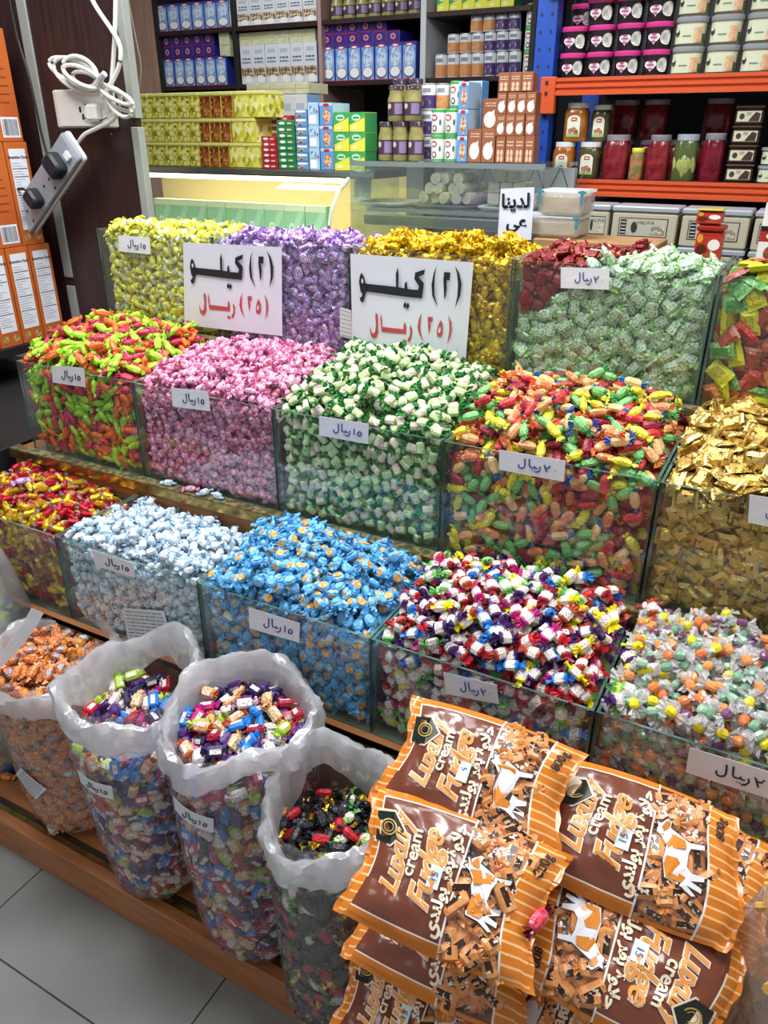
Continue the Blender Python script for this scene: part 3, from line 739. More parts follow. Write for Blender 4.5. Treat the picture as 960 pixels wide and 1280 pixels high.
def finish_sweets():
    homes = emit_sweets()
    for key in list(SURF)+list(SACKS):
        place = PLACE[key][0]; cm_ = mixmat('dense_sweets', COREC[key])
        if key in SURF:
            v, f = core_bin(key); lab = f"remaining sweets packed together filling the {place}"
        else:
            S, kind, zt, R0, tt = SACKS[key]; v = []; f = []; n = 28; zz = [S.z0+.01+k*(zt-.028-S.z0-.01)/12 for k in range(13)]
            for z in zz:
                for k in range(n):
                    v.append(S.pt(2*math.pi*k/n, z, -.030))
            for j in range(12):
                for k in range(n): a, b = j*n+k, j*n+(k+1) % n; f.append((a, b, b+n, a+n))
            f.append(tuple(12*n+k for k in range(n))); lab = f"remaining sweets packed together filling the {place}"
        stuff_mesh('loose_candy', homes.get(key, []), lab, (v, f, cm_))
    # strays on the ledge behind the white and blue bin and on the foot board
    for (kn, col, P, rz, lab) in (('whiteblue', 0, atY(212, 600, 1.30), .3, 'white and blue sweet fallen on the brass ledge, first of the strays'), ('pink', 0, atY(240, 603, 1.302), .5, 'pink sweet fallen on the brass ledge between two white ones'),
            ('whiteblue', 1, atY(256, 616, 1.296), 1.3, 'white sweet standing askew on the brass ledge beside the pink one'), ('whiteblue', 0, atY(274, 613, 1.302), -.4, 'long white sweet lying on the brass ledge, rightmost of the strays'),
            ('assorted2', 8, atY(66, 1036, .80), -.4, 'white and gold sweet dropped on the foot board below the orange sack'), ('honey', 1, atY(20, 1008, .86), .2, 'orange sweet lying on the foot board at the left')):
        ms = K[kn].mesh(0, col); o = bpy.data.objects.new('stray_candy', ms[0]); COL.objects.link(o)
        z = .865 if P[1] > 1.2 else .111
        o.location = (P[0], 1.295 if P[1] > 1.2 else P[1], .851+K[kn].T/2 if P[1] > 1.2 else .102+K[kn].T/2); o.rotation_euler[2] = rz; tag(o, lab, 'candy')
        for k in ms[1:]:
            t = bpy.data.objects.new('twisted_end', k); COL.objects.link(t); t.parent = o
finish_sweets()
# ------------------------------------------------------------------ fudge bags
BROWN = mat('fudge_brown_film', '76402e', .22, bump=.25, bscale=26, coat=.3)
FORANGE = mat('fudge_orange_film', 'dc7f26', .22, bump=.25, bscale=26, coat=.3)
FSTRIPE = mat('fudge_pale_stripe', 'f6c583', .25)
FWHITE = mat('fudge_white_line', 'efece4', .3)
FCLEAR = film('fudge_window_film', .9, .03, .14, 'fffaf4', .25, 40, .14)
CARAMEL = mat('caramel_wrapper', 'e6a468', .3, bump=.6, bscale=120, h2='d88c4e', scale=60); CARLAB = mat('caramel_label', '3a2018', .3, h2='e8d8c0', scale=160, thr=(.57, .6))
CREAMINK = mat('fudge_cream_print', 'f6e6cc', .3); ORINK = mat('fudge_orange_print', 'f0a050', .3); GOLDINK = mat('fudge_gold_print', 'b89a50', .3); STICKER = mat('price_sticker', 'dfeeee', .5)
FL, FW, FT = .268, .186, .060
def fudge_proto(seed, ftk=1.0):
    q = random.Random(seed); ph = [q.uniform(0, 6.28) for _ in range(12)]
    T = FT*ftk
    def hgt(u, v):           # half thickness at u,v in 0..1
        a = max(0, min(1, (u-.035)/.93)); a = abs(2*a-1); b = abs(2*max(0, min(1, (v-.02)/.96))-1)
        e = max(0, 1-a**3.2)**.62*max(0, 1-b**3)**.6
        w = .06*math.sin(u*21+ph[0]+3*math.sin(v*9+ph[1]))+.05*math.sin(v*26+ph[2]+2*math.sin(u*8+ph[3]))+.05*math.sin(u*46+v*17+ph[4])
        win = .05*math.sin(u*70+ph[5])*math.sin(v*55+ph[6]) if .56 < u < .84 else 0
        return T/2*e*(1+w*.8+win)
    def S(u, v, side=1, off=0):
        h = hgt(u, v); pinch = 1-.07*(1-min(1, h/(T/2)*1.4))*0
        edge = .006*math.sin(v*31+ph[7]) if u < .02 or u > .98 else 0
        sx = .012*math.sin(v*5+ph[8])*(2*u-1)
        z = side*h+off+ (.004*math.sin(v*13+ph[9]) if (u < .05 or u > .95) else 0)
        wv = (v-.5)*FW*(1-.10*(4*(u-.5)**2)*(1-(1 if (u < .05 or u > .95) else 0)*.3))
        return ((u-.5)*FL+edge*.3+sx, wv, z)
    us = sorted(set([round(k/44, 4) for k in range(45)]+[.07, .078, .545, .555, .83, .84]))
    sv = []
    for k in range(14): c = (k+.5)/14; sv += [round(c-.008, 4), round(c+.008, 4)]
    vs_ = sorted(set([round(k/26, 4) for k in range(27)]+sv+[.08, .09, .93, .94]))
    def region(u, v, side):
        if side < 0: return FORANGE
        st = any(abs(v-(k+.5)/14) < .008 for k in range(14))
        if u < .07: return FSTRIPE if st else FORANGE
        if u < .545:
            if v < .08 or v > .94: return FORANGE
            if v < .09 or v > .93: return FWHITE
            return FWHITE if u < .078 and .3 < v < .93 else BROWN
        if u < .555: return FWHITE
        if u < .83: return FCLEAR if .03 < v < .97 else FORANGE
        if u < .84: return FWHITE
        return FSTRIPE if st else FORANGE
    m = MB(); win = MB()
    for side in (1, -1):
        nu, nv = len(us), len(vs_)
        P = [S(u, v, side) for u in us for v in vs_]
        by = {}
        for i in range(nu-1):
            for j in range(nv-1):
                uc, vc = (us[i]+us[i+1])/2, (vs_[j]+vs_[j+1])/2; r = region(uc, vc, side)
                f = (i*nv+j, (i+1)*nv+j, (i+1)*nv+j+1, i*nv+j+1)
                by.setdefault(r.name, (r, []))[1].append(f if side > 0 else f[::-1])
        k = len(m.v); m.v += P
        for r, ff in by.values():
            if r is FCLEAR:
                kk = len(win.v); win.v += P; mi = win.m(r)
                for f in ff: win.f.append(tuple(kk+a for a in f)); win.mi.append(mi)
                continue
            mi = m.m(r)
            for f in ff: m.f.append(tuple(k+a for a in f)); m.mi.append(mi)
    def clean(mb):
        used = sorted({i for f in mb.f for i in f}); mp = {a: b for b, a in enumerate(used)}
        mb.v = [mb.v[a] for a in used]; mb.f = [tuple(mp[a] for a in f) for f in mb.f]; return mb
    parts = [('bag_film', clean(m).mesh('bag_film', True)), ('window', clean(win).mesh('window', True))]
    # sweets seen in the window
    c = MB(); kd = Kind('fudge', 'fudge', (40, 22, 14, 9, 21), [('x', [CARAMEL, CARLAB, CARAMEL])], boxy='top', seed=seed+50, nvar=4, band=.3)
    for i in range(56):
        u, v = q.uniform(.57, .82), q.uniform(.06, .94)
        h = hgt(u, v)-.0075-(.009 if i < 28 else 0)
        if h < .001: h = .001
        vv, ff, mm = merge(kd.geo[i % 4]); psi = q.uniform(0, 3.14); du = (hgt(u+.02, v)-hgt(u-.02, v))/(.04*FL); dv = (hgt(u, v+.02)-hgt(u, v-.02))/(.04*FW)
        R3 = frame_from(np.array([-du, -dv, 1.0])+np.array([q.gauss(0, .12), q.gauss(0, .12), 0]), psi, E_X, E_Y, q.choice((0, 3.14))+q.gauss(0, .15))
        x, y, _ = S(u, v); vt = np.array(vv)@R3.T+np.array([x, y, h])
        k = len(c.v); c.v += [tuple(p) for p in vt.tolist()]
        mi = [c.m(CARAMEL), c.m(CARLAB), c.m(CARAMEL)]
        for f, z in zip(ff, mm): c.f.append(tuple(k+a for a in f)); c.mi.append(mi[z])
    parts.append(('filling', c.mesh('filling')))
    # printed design; text reads along +v with its top towards -u
    def place(u0, v0, su=1.0, rot=0):
        def f(x, y):      # x along reading (v), y up (-u), metres
            xr, yr = x*math.cos(rot)-y*math.sin(rot), x*math.sin(rot)+y*math.cos(rot)
            u, v = u0-yr/FL, v0+xr/FW; return S(u, v, 1, OFF[0])
        return f
    OFF = [.0009]
    d = MB()
    OFF[0] = .0010
    lines = [("Luxury", .205, .53, .040, .35), ("Fudge", .385, .50, .045, .35)]
    for t, u, v, sz, sh in lines: add_text(d, t, place(u, v, rot=.06), CREAMINK, size=sz, offset=.0024, shear=sh, space=.92)
    OFF[0] = .0022
    for t, u, v, sz, sh in lines: add_text(d, t, place(u, v, rot=.06), ORINK, size=sz, offset=.0006, shear=sh, space=.92)
    add_text(d, "cream", place(.285, .58), CREAMINK, size=.025, offset=.0006)
    # Arabic line, visual order of joined letter forms
    ar = "\uFEF1\uFEAA\uFEE8\uFEDF\uFEEE\uFE91 \uFEAE\uFED8\uFE91 \uFE93\uFEED\uFEFC\uFEA3"
    add_text(d, ar, place(.492, .50), CREAMINK, size=.0228, offset=.0010)
    add_text(d, "800g", place(.905, .84), BLACKINK, size=.018, offset=.0003)
    parts.append(('printed_lettering', d.mesh('printed_lettering')))
    # shield emblem
    e = MB(); OFF[0] = .0024; g = place(.125, .70)
    sh_ = [(-.020, .020), (.020, .020), (.022, -.006), (.0, -.024), (-.022, -.006)]
    e.poly([g(1.15*x, 1.15*y) for x, y in sh_], CREAMINK); OFF[0] = .0034; e.poly([g(x, y) for x, y in sh_], mat('emblem_dark', '1c2420', .3))
    OFF[0] = .0042
    for r0 in (.013, .008):
        pts = [(r0*math.cos(k*math.pi/8)*.9, r0*math.sin(k*math.pi/8)) for k in range(17)]
        for a, b in zip(pts, pts[1:]): e.add([g(*a), g(*b), g(b[0]*.82, b[1]*.82), g(a[0]*.82, a[1]*.82)], [(0, 1, 2, 3)], GOLDINK)
    parts.append(('emblem', e.mesh('emblem')))
    # cow
    w = MB(); OFF[0] = .0025; g = place(.695, .50)
    CW = mat('cow_white', 'eceef4', .3); CO = mat('cow_orange', 'e08a2c', .3); CB = mat('cow_outline', '4a2c20', .4)
    cow = [(-.040, -.010), (-.036, .012), (-.010, .016), (.012, .016), (.022, .026), (.030, .034), (.033, .026), (.046, .022), (.048, .014), (.036, .010), (.028, .004), (.024, -.006), (.034, -.028), (.040, -.042), (.033, -.043), (.022, -.026), (.014, -.010), (.006, -.012), (.016, -.040), (.009, -.042), (-.004, -.014), (-.022, -.012), (-.030, -.040), (-.037, -.041), (-.034, -.020), (-.042, -.040), (-.048, -.038), (-.044, -.018)]
    cow = [(-.036,-.004),(-.034,.014),(-.015,.019),(.008,.017),(.018,.026),(.022,.035),(.027,.031),(.034,.034),(.033,.028),(.042,.020),(.040,.014),(.031,.015),(.027,.002),(.022,-.012),(.026,-.032),(.020,-.032),(.015,-.014),(.006,-.011),(-.010,-.010),(-.016,-.016),(-.014,-.032),(-.020,-.032),(-.026,-.016),(-.030,-.030),(-.036,-.030),(-.033,-.012),(-.042,-.024),(-.044,-.020)]; w.poly([g(x*1.07, y*1.07) for x, y in cow], CB); OFF[0] = .0032; w.poly([g(x, y) for x, y in cow], CW)
    OFF[0] = .0038
    for pt in ([(-.033, .012), (-.018, .0175), (-.006, .016), (-.004, .002), (-.012, -.004), (-.020, .004), (-.024, -.010), (-.032, -.006)], [(.004, .015), (.014, .020), (.020, .026), (.024, .008), (.022, -.006), (.012, -.008), (.008, .004)], [(.026, .028), (.037, .022), (.039, .016), (.031, .017), (.025, .014)]):
        w.poly([g(x, y) for x, y in pt], CO)
    for i in range(6):
        a = -.040-.004*i
    parts.append(('cow_print', w.mesh('cow_print')))
    s_ = MB(); OFF[0] = .0032; g = place(.435, .47)
    s_.poly([g(*p) for p in ((-.014, -.009), (.014, -.009), (.014, .009), (-.014, .009))], STICKER); OFF[0] = .0038; add_text(s_, "15", g, BLUEINK, size=.014)
    parts.append(('price_sticker', s_.mesh('price_sticker')))
    return parts
FP = [fudge_proto(101), fudge_proto(202), fudge_proto(303)]
def fudge(px, Y, uang, pitch, roll, lab, var, flip=False, scale=1.0, z=None):
    """uang: turn of the long axis about Z; pitch lifts the far (v) edge; roll lifts the right (u) end"""
    p = atY(px[0], px[1], Y)
    o = empty('fudge_bag', p, lab, 'bag', 'bags of fudge in a pile')
    o.matrix_world = Matrix.Translation(Vector(p)) @ Matrix.Rotation(math.radians(uang), 4, 'Z') @ Matrix.Rotation(math.radians(pitch), 4, 'X') @ Matrix.Rotation(math.radians(-roll), 4, 'Y') @ Matrix.Rotation(math.pi if flip else 0, 4, 'Z') @ Matrix.Scale(scale, 4)
    for n, me in FP[var]:
        c = link_mesh(n, me, o)
        if n in ('filling', 'printed_lettering'): c['kind'] = 'stuff'
    return o
FUD = [((597, 972), .80, 2, 32, -3, 'upper left fudge bag, leaning on the bin of white-labelled sweets', 0, False),
       ((795, 1056), .835, 1, 30, -4, 'fudge bag right of the topmost one, whole front showing', 1, False),
       ((562, 1102), .665, 4, 30, -3, 'large fudge bag at the front left of the pile, price sticker over its Arabic line', 2, False),
       ((778, 1192), .735, -2, 26, -4, 'fudge bag turned upside down at the front right of the pile', 1, True),
       ((560, 1170), .715, 3, 22, -3, 'fudge bag directly under the front left one, only its lower edge showing', 0, False),
       ((535, 1245), .73, 6, 20, -4, 'fudge bag low in the pile, third from its foot at the left', 1, True),
       ((520, 1275), .68, 5, 20, -4, 'lowest visible fudge bag at the left foot of the pile', 2, False),
       ((700, 1290), .72, -3, 22, -4, 'fudge bag under the upside-down one, dark panel peeking out', 0, True),
       ((848, 1085), .90, 0, 20, -2, 'fudge bag behind the right-hand ones with only its sealed end showing', 2, False),
       ((740, 1330), .70, 3, 10, -2, 'fudge bag at the bottom of the pile, cut off by the picture edge', 1, False)]
for a in FUD: fudge(*a)
pl = MB(); 
for z0, z1, ins in ((.103, .36, 0),):
    pl.box(-.42, .03, .66, .97, z0, z1, mat('cardboard', 'a98257', .8, h2='9a744a', scale=12), .004)
    pl.box(-.42, .03, .80, .83, z1+.0005, z1+.002, mat('parcel_tape', 'c9a878', .3)); pl.box(-.4205, .0305, .80, .83, z1-.06, z1, mat('parcel_tape', 'c9a878', .3))
tag(pl.build('cardboard_box'), 'brown cardboard carton standing on the foot board under the fudge bags', 'box')
# red wrapped sweet on the pile
rc = bpy.data.objects.new('red_candy', to_mesh('red_candy', Kind('x', 'x', (34, 20, 16, 14, 22), [('x', [1, 1, 1])], seed=77).geo[0][0], [mat('ruby_film', 'c4203c', .15, h2='e0607a', scale=120, bump=.5)]*2)); COL.objects.link(rc)
g_ = Kind('x', 'x', (34, 20, 16, 14, 22), [('x', [1, 1, 1])], seed=77).geo[0]
rc.location = atY(673, 1150, .672); rc.rotation_euler = (math.radians(25), 0, math.radians(78)); tag(rc, 'ruby red twisted sweet lying between the fudge bags', 'candy')
for k in (1, 2):
    t = link_mesh('twisted_end', to_mesh('twisted_end', g_[k], [mat('dark_ruby_film', '6a1420', .2)]*3), rc)

# ------------------------------------------------------------------ paper signs and price cards
def quad_fn(q, Y):
    """unit square (0,0)=bottom left .. (1,1)=top right onto the plane Y, from its four picture corners TL,TR,BR,BL"""
    TL, TR, BR, BL = [atY(x, y, Y) for x, y in q]
    def f(u, v, off=0):
        p = TL*(1-u)*v+TR*u*v+BR*u*(1-v)+BL*(1-u)*(1-v); return (p[0], p[1]-off, p[2])
    return f
def sheet(name, fn, mt, lab, cat, group=None, n=8, curl=.003, thick=.0006):
    m = MB(); vs = []; fs = []
    for s in (0, 1):
        for i in range(n+1):
            for j in range(n+1):
                u, v = i/n, j/n; vs.append(fn(u, v, curl*math.sin(u*3.1)*math.sin(v*4+1)+(thick if s == 0 else 0)))
    N1 = (n+1)**2
    for i in range(n):
        for j in range(n):
            a = i*(n+1)+j; fs.append((a, a+n+1, a+n+2, a+1)); fs.append((N1+a, N1+a+1, N1+a+n+2, N1+a+n+1))
    ed = [i*(n+1) for i in range(n+1)]+[n*(n+1)+j for j in range(1, n+1)]+[i*(n+1)+n for i in range(n-1, -1, -1)]+[j for j in range(n-1, 0, -1)]
    for a, b in zip(ed, ed[1:]+ed[:1]): fs.append((b, a, a+N1, b+N1))
    m.add(vs, fs, mt); o = m.build(name); return tag(o, lab, cat, group)
SGC = [(50, 95), (905, 130), (912, 895), (75, 790)]
def inv_bil(p):
    TL, TR, BR, BL = [np.array(c, float) for c in SGC]; p = np.array(p, float); u, v = .5, .5
    for _ in range(12):
        q = TL*(1-u)*v+TR*u*v+BR*u*(1-v)+BL*(1-u)*(1-v)-p
        J = np.stack([(TR-TL)*v+(BR-BL)*(1-v), (TL*(1-u)+TR*u)-(BR*u+BL*(1-u))], 1); s = np.linalg.solve(J, -q); u += s[0]; v += s[1]
    return u, v
BLK = [[(788,155),(822,210),(843,290),(840,380),(812,472),(822,380),(820,290),(808,215)], [(722,205),(764,207),(762,265),(740,262),(748,320),(745,380),(737,412),(728,330),(720,260)],
  [(672,158),(652,215),(642,300),(652,380),(696,468),(668,380),(662,300),(662,215)],
  [(592,190),(588,225),(548,245),(590,290),(582,402),(500,395),(440,388),(175,355),(175,300),(395,320),(390,225),(402,180),(410,225),(412,322),(455,330),(455,295),(470,278),(478,335),(550,340),(558,315),(522,262),(525,215)],
  [(140,222),(160,255),(170,298),(178,300),(178,358),(168,390),(160,428),(146,434),(136,425),(128,400),(142,395),(150,375),(135,355),(122,290),(128,245)], [(465,425),(478,455),(462,480),(452,455)], [(485,430),(498,460),(482,487),(472,460)]]
RED_ = [[(252,505),(268,530),(272,600),(274,660),(262,695),(240,702),(222,685),(212,640),(212,610),(222,650),(238,668),(252,650),(256,600),(250,540)], [(290,512),(300,560),(303,615),(430,630),(462,635),(462,600),(470,578),(482,620),(482,672),(400,664),(300,652),(288,560)],
  [(512,600),(526,640),(524,695),(508,738),(500,728),(495,710),(508,690),(512,650),(506,625)], [(468,705),(478,722),(467,742),(458,724)], [(483,712),(492,728),(482,748),(474,730)],
  [(588,505),(568,560),(562,620),(575,670),(608,728),(590,670),(582,620),(582,560)], [(630,540),(666,542),(664,578),(648,578),(654,620),(646,676),(638,620)], [(722,562),(738,600),(742,660),(736,692),(706,692),(700,650),(708,600)], [(768,520),(795,580),(802,640),(795,700),(776,750),(784,690),(786,640),(782,580)]]
HOLE = [[(140,270),(150,262),(156,285),(148,300),(140,290)], [(722,612),(728,640),(722,662),(712,662),(710,640)]]
SPAPER = mat('sign_paper', 'dfe2ee', .55)
def big_sign(q, Y, lab):
    fn = quad_fn(q, Y); o = sheet('paper_sign', fn, SPAPER, lab, 'sign', curl=.002)
    m = MB()
    for polys, mt, off in ((BLK, BLACKINK, .0034), (RED_, REDINK, .0034), (HOLE, SPAPER, .0038)):
        for p in polys: m.poly([fn(*inv_bil(c), off) for c in p], mt)
    m.build('printed_lettering', o)['kind'] = 'stuff'
big_sign([(229, 303), (352, 309), (353, 420), (231, 406)], 1.652, 'white paper sign with black and red Arabic price, over the purple sweets')
big_sign([(438, 317), (592, 328), (582, 452), (441, 438)], 1.648, 'white paper sign with Arabic price, in front of the gold sweets, its foot buried')
# handwriting strokes in unit coordinates
RIYAL = [[(.40, .78), (.405, .52), (.395, .36), (.35, .28), (.31, .34), (.31, .45)], [(.47, .80), (.475, .50), (.49, .42), (.54, .42), (.555, .50), (.56, .42), (.60, .42)], [(.63, .52), (.64, .40), (.61, .26), (.57, .22)], [(.52, .27), (.525, .26)], [(.55, .26), (.555, .25)]]
N15 = [[(.72, .64), (.725, .50), (.72, .34)], [(.80, .50), (.83, .56), (.865, .49), (.86, .38), (.82, .34), (.79, .40), (.80, .50)]]
N20 = [[(.695, .64), (.71, .54), (.735, .32)], [(.70, .58), (.725, .52), (.76, .53), (.785, .64)], [(.86, .46), (.868, .45)]]
def card(q, Y, num, ink, lab, name='price_card', thick=.0010):
    fn = quad_fn(q, Y); o = sheet(name, fn, PAPER, lab, 'label', 'handwritten price cards', n=3, curl=.0006)
    m = MB()
    a = np.linalg.norm(np.array(fn(1, .5))-np.array(fn(0, .5)))
    for st in RIYAL+(N15 if num == 15 else N20):
        m.tube([fn(u, v, .0014) for u, v in (smooth_path([(x, y, 0) for x, y in st], 3) and [(p[0], p[1]) for p in smooth_path([(x, y, 0) for x, y in st], 3)])], a*.011, ink, n=5)
    m.build('handwriting', o)
CY1, CY2, CY3 = 1.6545, 1.3095, 1.0135
card([(148, 294), (187, 297), (188, 318), (149, 314)], CY1, 15, BLACKINK, 'small white price card on the bin of yellow sweets')
card([(701, 334), (762, 336), (761, 362), (701, 360)], CY1, 20, BLUEINK, 'white price card above the dark red sweets in the back row')
card([(65, 457), (105, 460), (107, 484), (66, 478)], CY2, 15, BLACKINK, 'white price card on the bin of lime and crimson sweets')
card([(214, 485), (260, 489), (263, 514), (216, 508)], CY2, 15, BLACKINK, 'white price card on the bin of pink sweets')
card([(399, 520), (461, 530), (460, 555), (399, 544)], CY2, 15, BLUEINK, 'white price card on the bin of green and cream sweets')
card([(624, 562), (707, 576), (705, 602), (624, 587)], CY2, 20, BLUEINK, 'white price card on the bin of fruit coloured chews')
card([(937, 618), (1010, 630), (1008, 668), (935, 653)], CY2, 20, BLUEINK, 'price card on the bin of gold packets, cut by the picture edge')
card([(115, 687), (167, 704), (169, 722), (119, 707)], CY3, 15, BLACKINK, 'white price card on the bin of white and pale blue sweets')
card([(311, 759), (375, 779), (374, 803), (312, 785)], CY3, 15, BLUEINK, 'white price card on the bin of sky blue sweets')
card([(554, 840), (621, 856), (624, 880), (558, 867)], CY3, 20, BLUEINK, 'white price card on the bin of white-labelled sweets')
card([(862, 934), (985, 972), (980, 1004), (857, 965)], CY3, 20, BLACKINK, 'large white price card on the bin of boiled sweets')
# printed slips
def slip(q, Y, lab, lines=9, name='printed_slip'):
    fn = quad_fn(q, Y); o = sheet(name, fn, mat('slip_paper', 'd9dde0', .6), lab, 'label', n=3, curl=.001); m = MB(); rr = random.Random(str(lab))
    for k in range(lines):
        v = .93-.86*k/(lines-1); u = .06
        while u < .9:
            w = rr.uniform(.04, .14); m.add([fn(u, v, .0024), fn(min(u+w, .94), v, .0024), fn(min(u+w, .94), v-.025, .0024), fn(u, v-.025, .0024)], [(3, 2, 1, 0)], mat('slip_ink', '6a6f78', .6)); u += w+.03
    m.build('small_print', o)
slip([(154, 760), (205, 764), (217, 806), (160, 800)], CY3, 'printed ingredient slip stuck low on the white and blue bin')
slip([(425, 384), (439, 388), (441, 424), (425, 420)], CY1, 'narrow printed slip beside the sign on the gold bin', 7)
# cards on the sacks follow their round walls
def wrap_card(S, qx, lab, num=None, ink=None, slipm=False):
    """qx: picture corners; found on the sack surface by marching the ray"""
    def hit(px, py):
        d = ray(px, py); d = d/np.linalg.norm(d)
        for t in np.arange(.5, 2.2, .002):
            p = EYE+d*t
            if p[2] > S.z1 or p[2] < S.z0: continue
            cx, cy = S.c(p[2]); th = math.atan2((p[1]-cy)/S.sq, p[0]-cx)
            if math.hypot(p[0]-cx, (p[1]-cy)/S.sq) < S.rad(th, p[2])+.009: return p
        return p
    (px, py), cw, ch, tl_ = qx
    p0 = hit(px, py); c0 = S.c(p0[2]); t0 = math.atan2((p0[1]-c0[1])/S.sq, p0[0]-c0[0]); ct, st_ = math.cos(math.radians(tl_)), math.sin(math.radians(tl_))
    def fn(u, v, off=0):
        a, b = (u-.5)*cw, (v-.5)*ch; a, b = a*ct-b*st_, a*st_+b*ct
        return S.pt(t0+a/S.r, p0[2]+b, .008+off)
    o = sheet('price_card' if num else 'printed_slip', fn, PAPER, lab, 'label', 'handwritten price cards' if num else None, n=6, curl=0)
    m = MB()
    if num:
        for st in RIYAL+N15: m.tube([fn(p[0], p[1], .002) for p in smooth_path([(x, y, 0) for x, y in st], 3)], .0009, ink, n=5)
        m.build('handwriting', o)
    else:
        rr = random.Random(5)
        for k in range(8):
            v = .92-.84*k/7; u = .08
            while u < .9:
                w = rr.uniform(.05, .2); m.add([fn(u, v, .0015), fn(min(u+w, .93), v, .0015), fn(min(u+w, .93), v-.03, .0015), fn(u, v-.03, .0015)], [(3, 2, 1, 0)], mat('slip_ink', '6a6f78', .6)); u += w+.04
        m.build('small_print', o)
wrap_card(S2, ((116, 984), .085, .036, -4), 'price card stuck on the tall sack of assorted sweets', 15, BLACKINK)
wrap_card(S3, ((238, 1022), .085, .036, -6), 'price card stuck on the brimful sack of assorted sweets', 15, BLACKINK)
wrap_card(S1, ((36, 980), .075, .065, -42), 'crumpled printed slip on the sack of orange sweets')
# ------------------------------------------------------------------ column, orange cartons, sockets and leads
col_ = empty('dark_column', (-2.18, 2.05, 0), 'dark brown laminate column with pale metal corner strips', 'column'); ci = (2.18, -2.05, 0)
m = MB(); m.box(-2.62, -1.968, 2.0, 2.022, 0, 2.99, DARKWOOD, .003); m.build('column_body', col_, ci)
STRIP = mat('pale_metal_strip', 'b4bab2', .35, .3, h2='a4aaa2', scale=3)
for x0, x1, z0, z1 in ((-1.990, -1.960, 1.69, 2.98), (-1.990, -1.960, .9, 1.665), (-2.415, -2.375, 1.175, 2.98), (-2.415, -2.375, .9, 1.145)):
    m = MB(); m.box(x0, x1, 1.994, 2.023, z0, z1, STRIP, .002); m.build('corner_strip', col_, ci)
for x, z in ((-2.29, 1.665), (-2.08, 1.645)):
    m = MB(); m.lathe([(.004, 0), (.004, .002)], STEEL, 10); o = m.build('screw', col_); o.rotation_euler = (math.pi/2, 0, 0); o.location = (x+2.18, 1.999-2.05, z)
# side shelf with orange cartons, facing +X
sh = empty('side_shelf', (-2.6, 1.7, 0), 'black side shelf unit at the left carrying the orange cartons', 'shelf'); si = (2.6, -1.7, 0)
for nm, a in (('shelf_board', (-2.85, -2.415, .9, 1.985, .945, .975)), ('upright', (-2.85, -2.80, 1.955, 1.99, 0, 2.9)), ('back_panel', (-2.87, -2.851, .9, 1.99, 0, 2.9)), ('lower_cabinet', (-2.85, -1.93, 1.06, 1.985, 0, .84))):
    m = MB(); m.box(*a, DARK, .002); m.build(nm, sh, si)
ORB = mat('orange_carton', 'c8682c', .5, h2='bd5c24', scale=5); ORB2 = mat('orange_carton_text', '8a3d16', .5)
def orange_box(w, h, d, front):
    """front on the +X side at x=0; Y from 0 to w; z from 0"""
    m = MB(); m.box(-d, 0, 0, w, 0, h, ORB, .0015); root = m.build('orange_carton')
    n = MB(); X = .0006
    def P(y, z, o=0): return (X+o, y, z)
    def rect(y0, z0, y1, z1, mt, o=0): n.add([P(y0, z0, o), P(y1, z0, o), P(y1, z1, o), P(y0, z1, o)], [(0, 1, 2, 3)], mt)
    if front == 'facts':
        y0, y1, z0, z1 = .012, w-.012, .05, h-.02; rect(y0, z0, y1, z1, PAPER)
        add_text(n, "Nutrition Facts", lambda a, b: P(w/2+a, z1-.026+b, .0006), BLACKINK, size=.0125, offset=.0004)
        rr = random.Random(3)
        for k in range(24):
            z = z1-.045-k*(z1-z0-.055)/24
            if k in (2, 5, 12, 18): rect(y0+.003, z, y1-.003, z+.0022, BLACKINK, .0006)
            else: rect(y0+.004, z, y0+.004+rr.uniform(.4, .95)*(y1-y0-.008), z+.0012, mat('slip_ink', '6a6f78', .6), .0006)
        for yy in (w*.27, w*.75): n.add([P(yy+.013*math.cos(a*.5236), .026+.013*math.sin(a*.5236)) for a in range(12)], [tuple(range(12))], mat('medallion', 'd8b070', .5, h2='8a5a2c', scale=90))
    else:
        for k in range(16):
            z = h-.03-k*.012; rect(.015, z, .015+(w-.035)*(.7+.3*math.sin(k*3)), z+.0035, ORB2)
        rect(w-.075, .012, w-.008, .072, PAPER)
        yy = w-.071
        rr = random.Random(8)
        while yy < w-.014:
            b = rr.uniform(.0008, .003); rect(yy, .018, yy+b, .066, BLACKINK, .0006); yy += b+rr.uniform(.001, .0025)
    n.build('printed_panel', root); return root
bz = .976
ob = orange_box(.088, .322, .2, 'facts'); tag(ob, 'orange carton with a nutrition panel, lower tier, nearest the column', 'box', 'orange cartons on the side shelf'); ob.location = (-2.42, 1.868, bz)
for i, l in ((1, 'orange carton with a nutrition panel, lower tier, second from the column'), (2, 'orange carton with a nutrition panel, lower tier, third from the column')): dup(ob, (-2.42, 1.868-.092*i, bz), l)
dup(ob, (-2.42, 1.852, bz+.3235), 'orange carton with a nutrition panel, middle tier, behind the power strip')
oc_ = orange_box(.16, .322, .2, 'code'); tag(oc_, 'orange carton with a barcode, middle tier, cut by the picture edge', 'box', 'orange cartons on the side shelf'); oc_.location = (-2.42, 1.688, bz+.3235)
dup(oc_, (-2.42, 1.772, bz+.647), 'orange carton with a barcode and printed text, top tier')
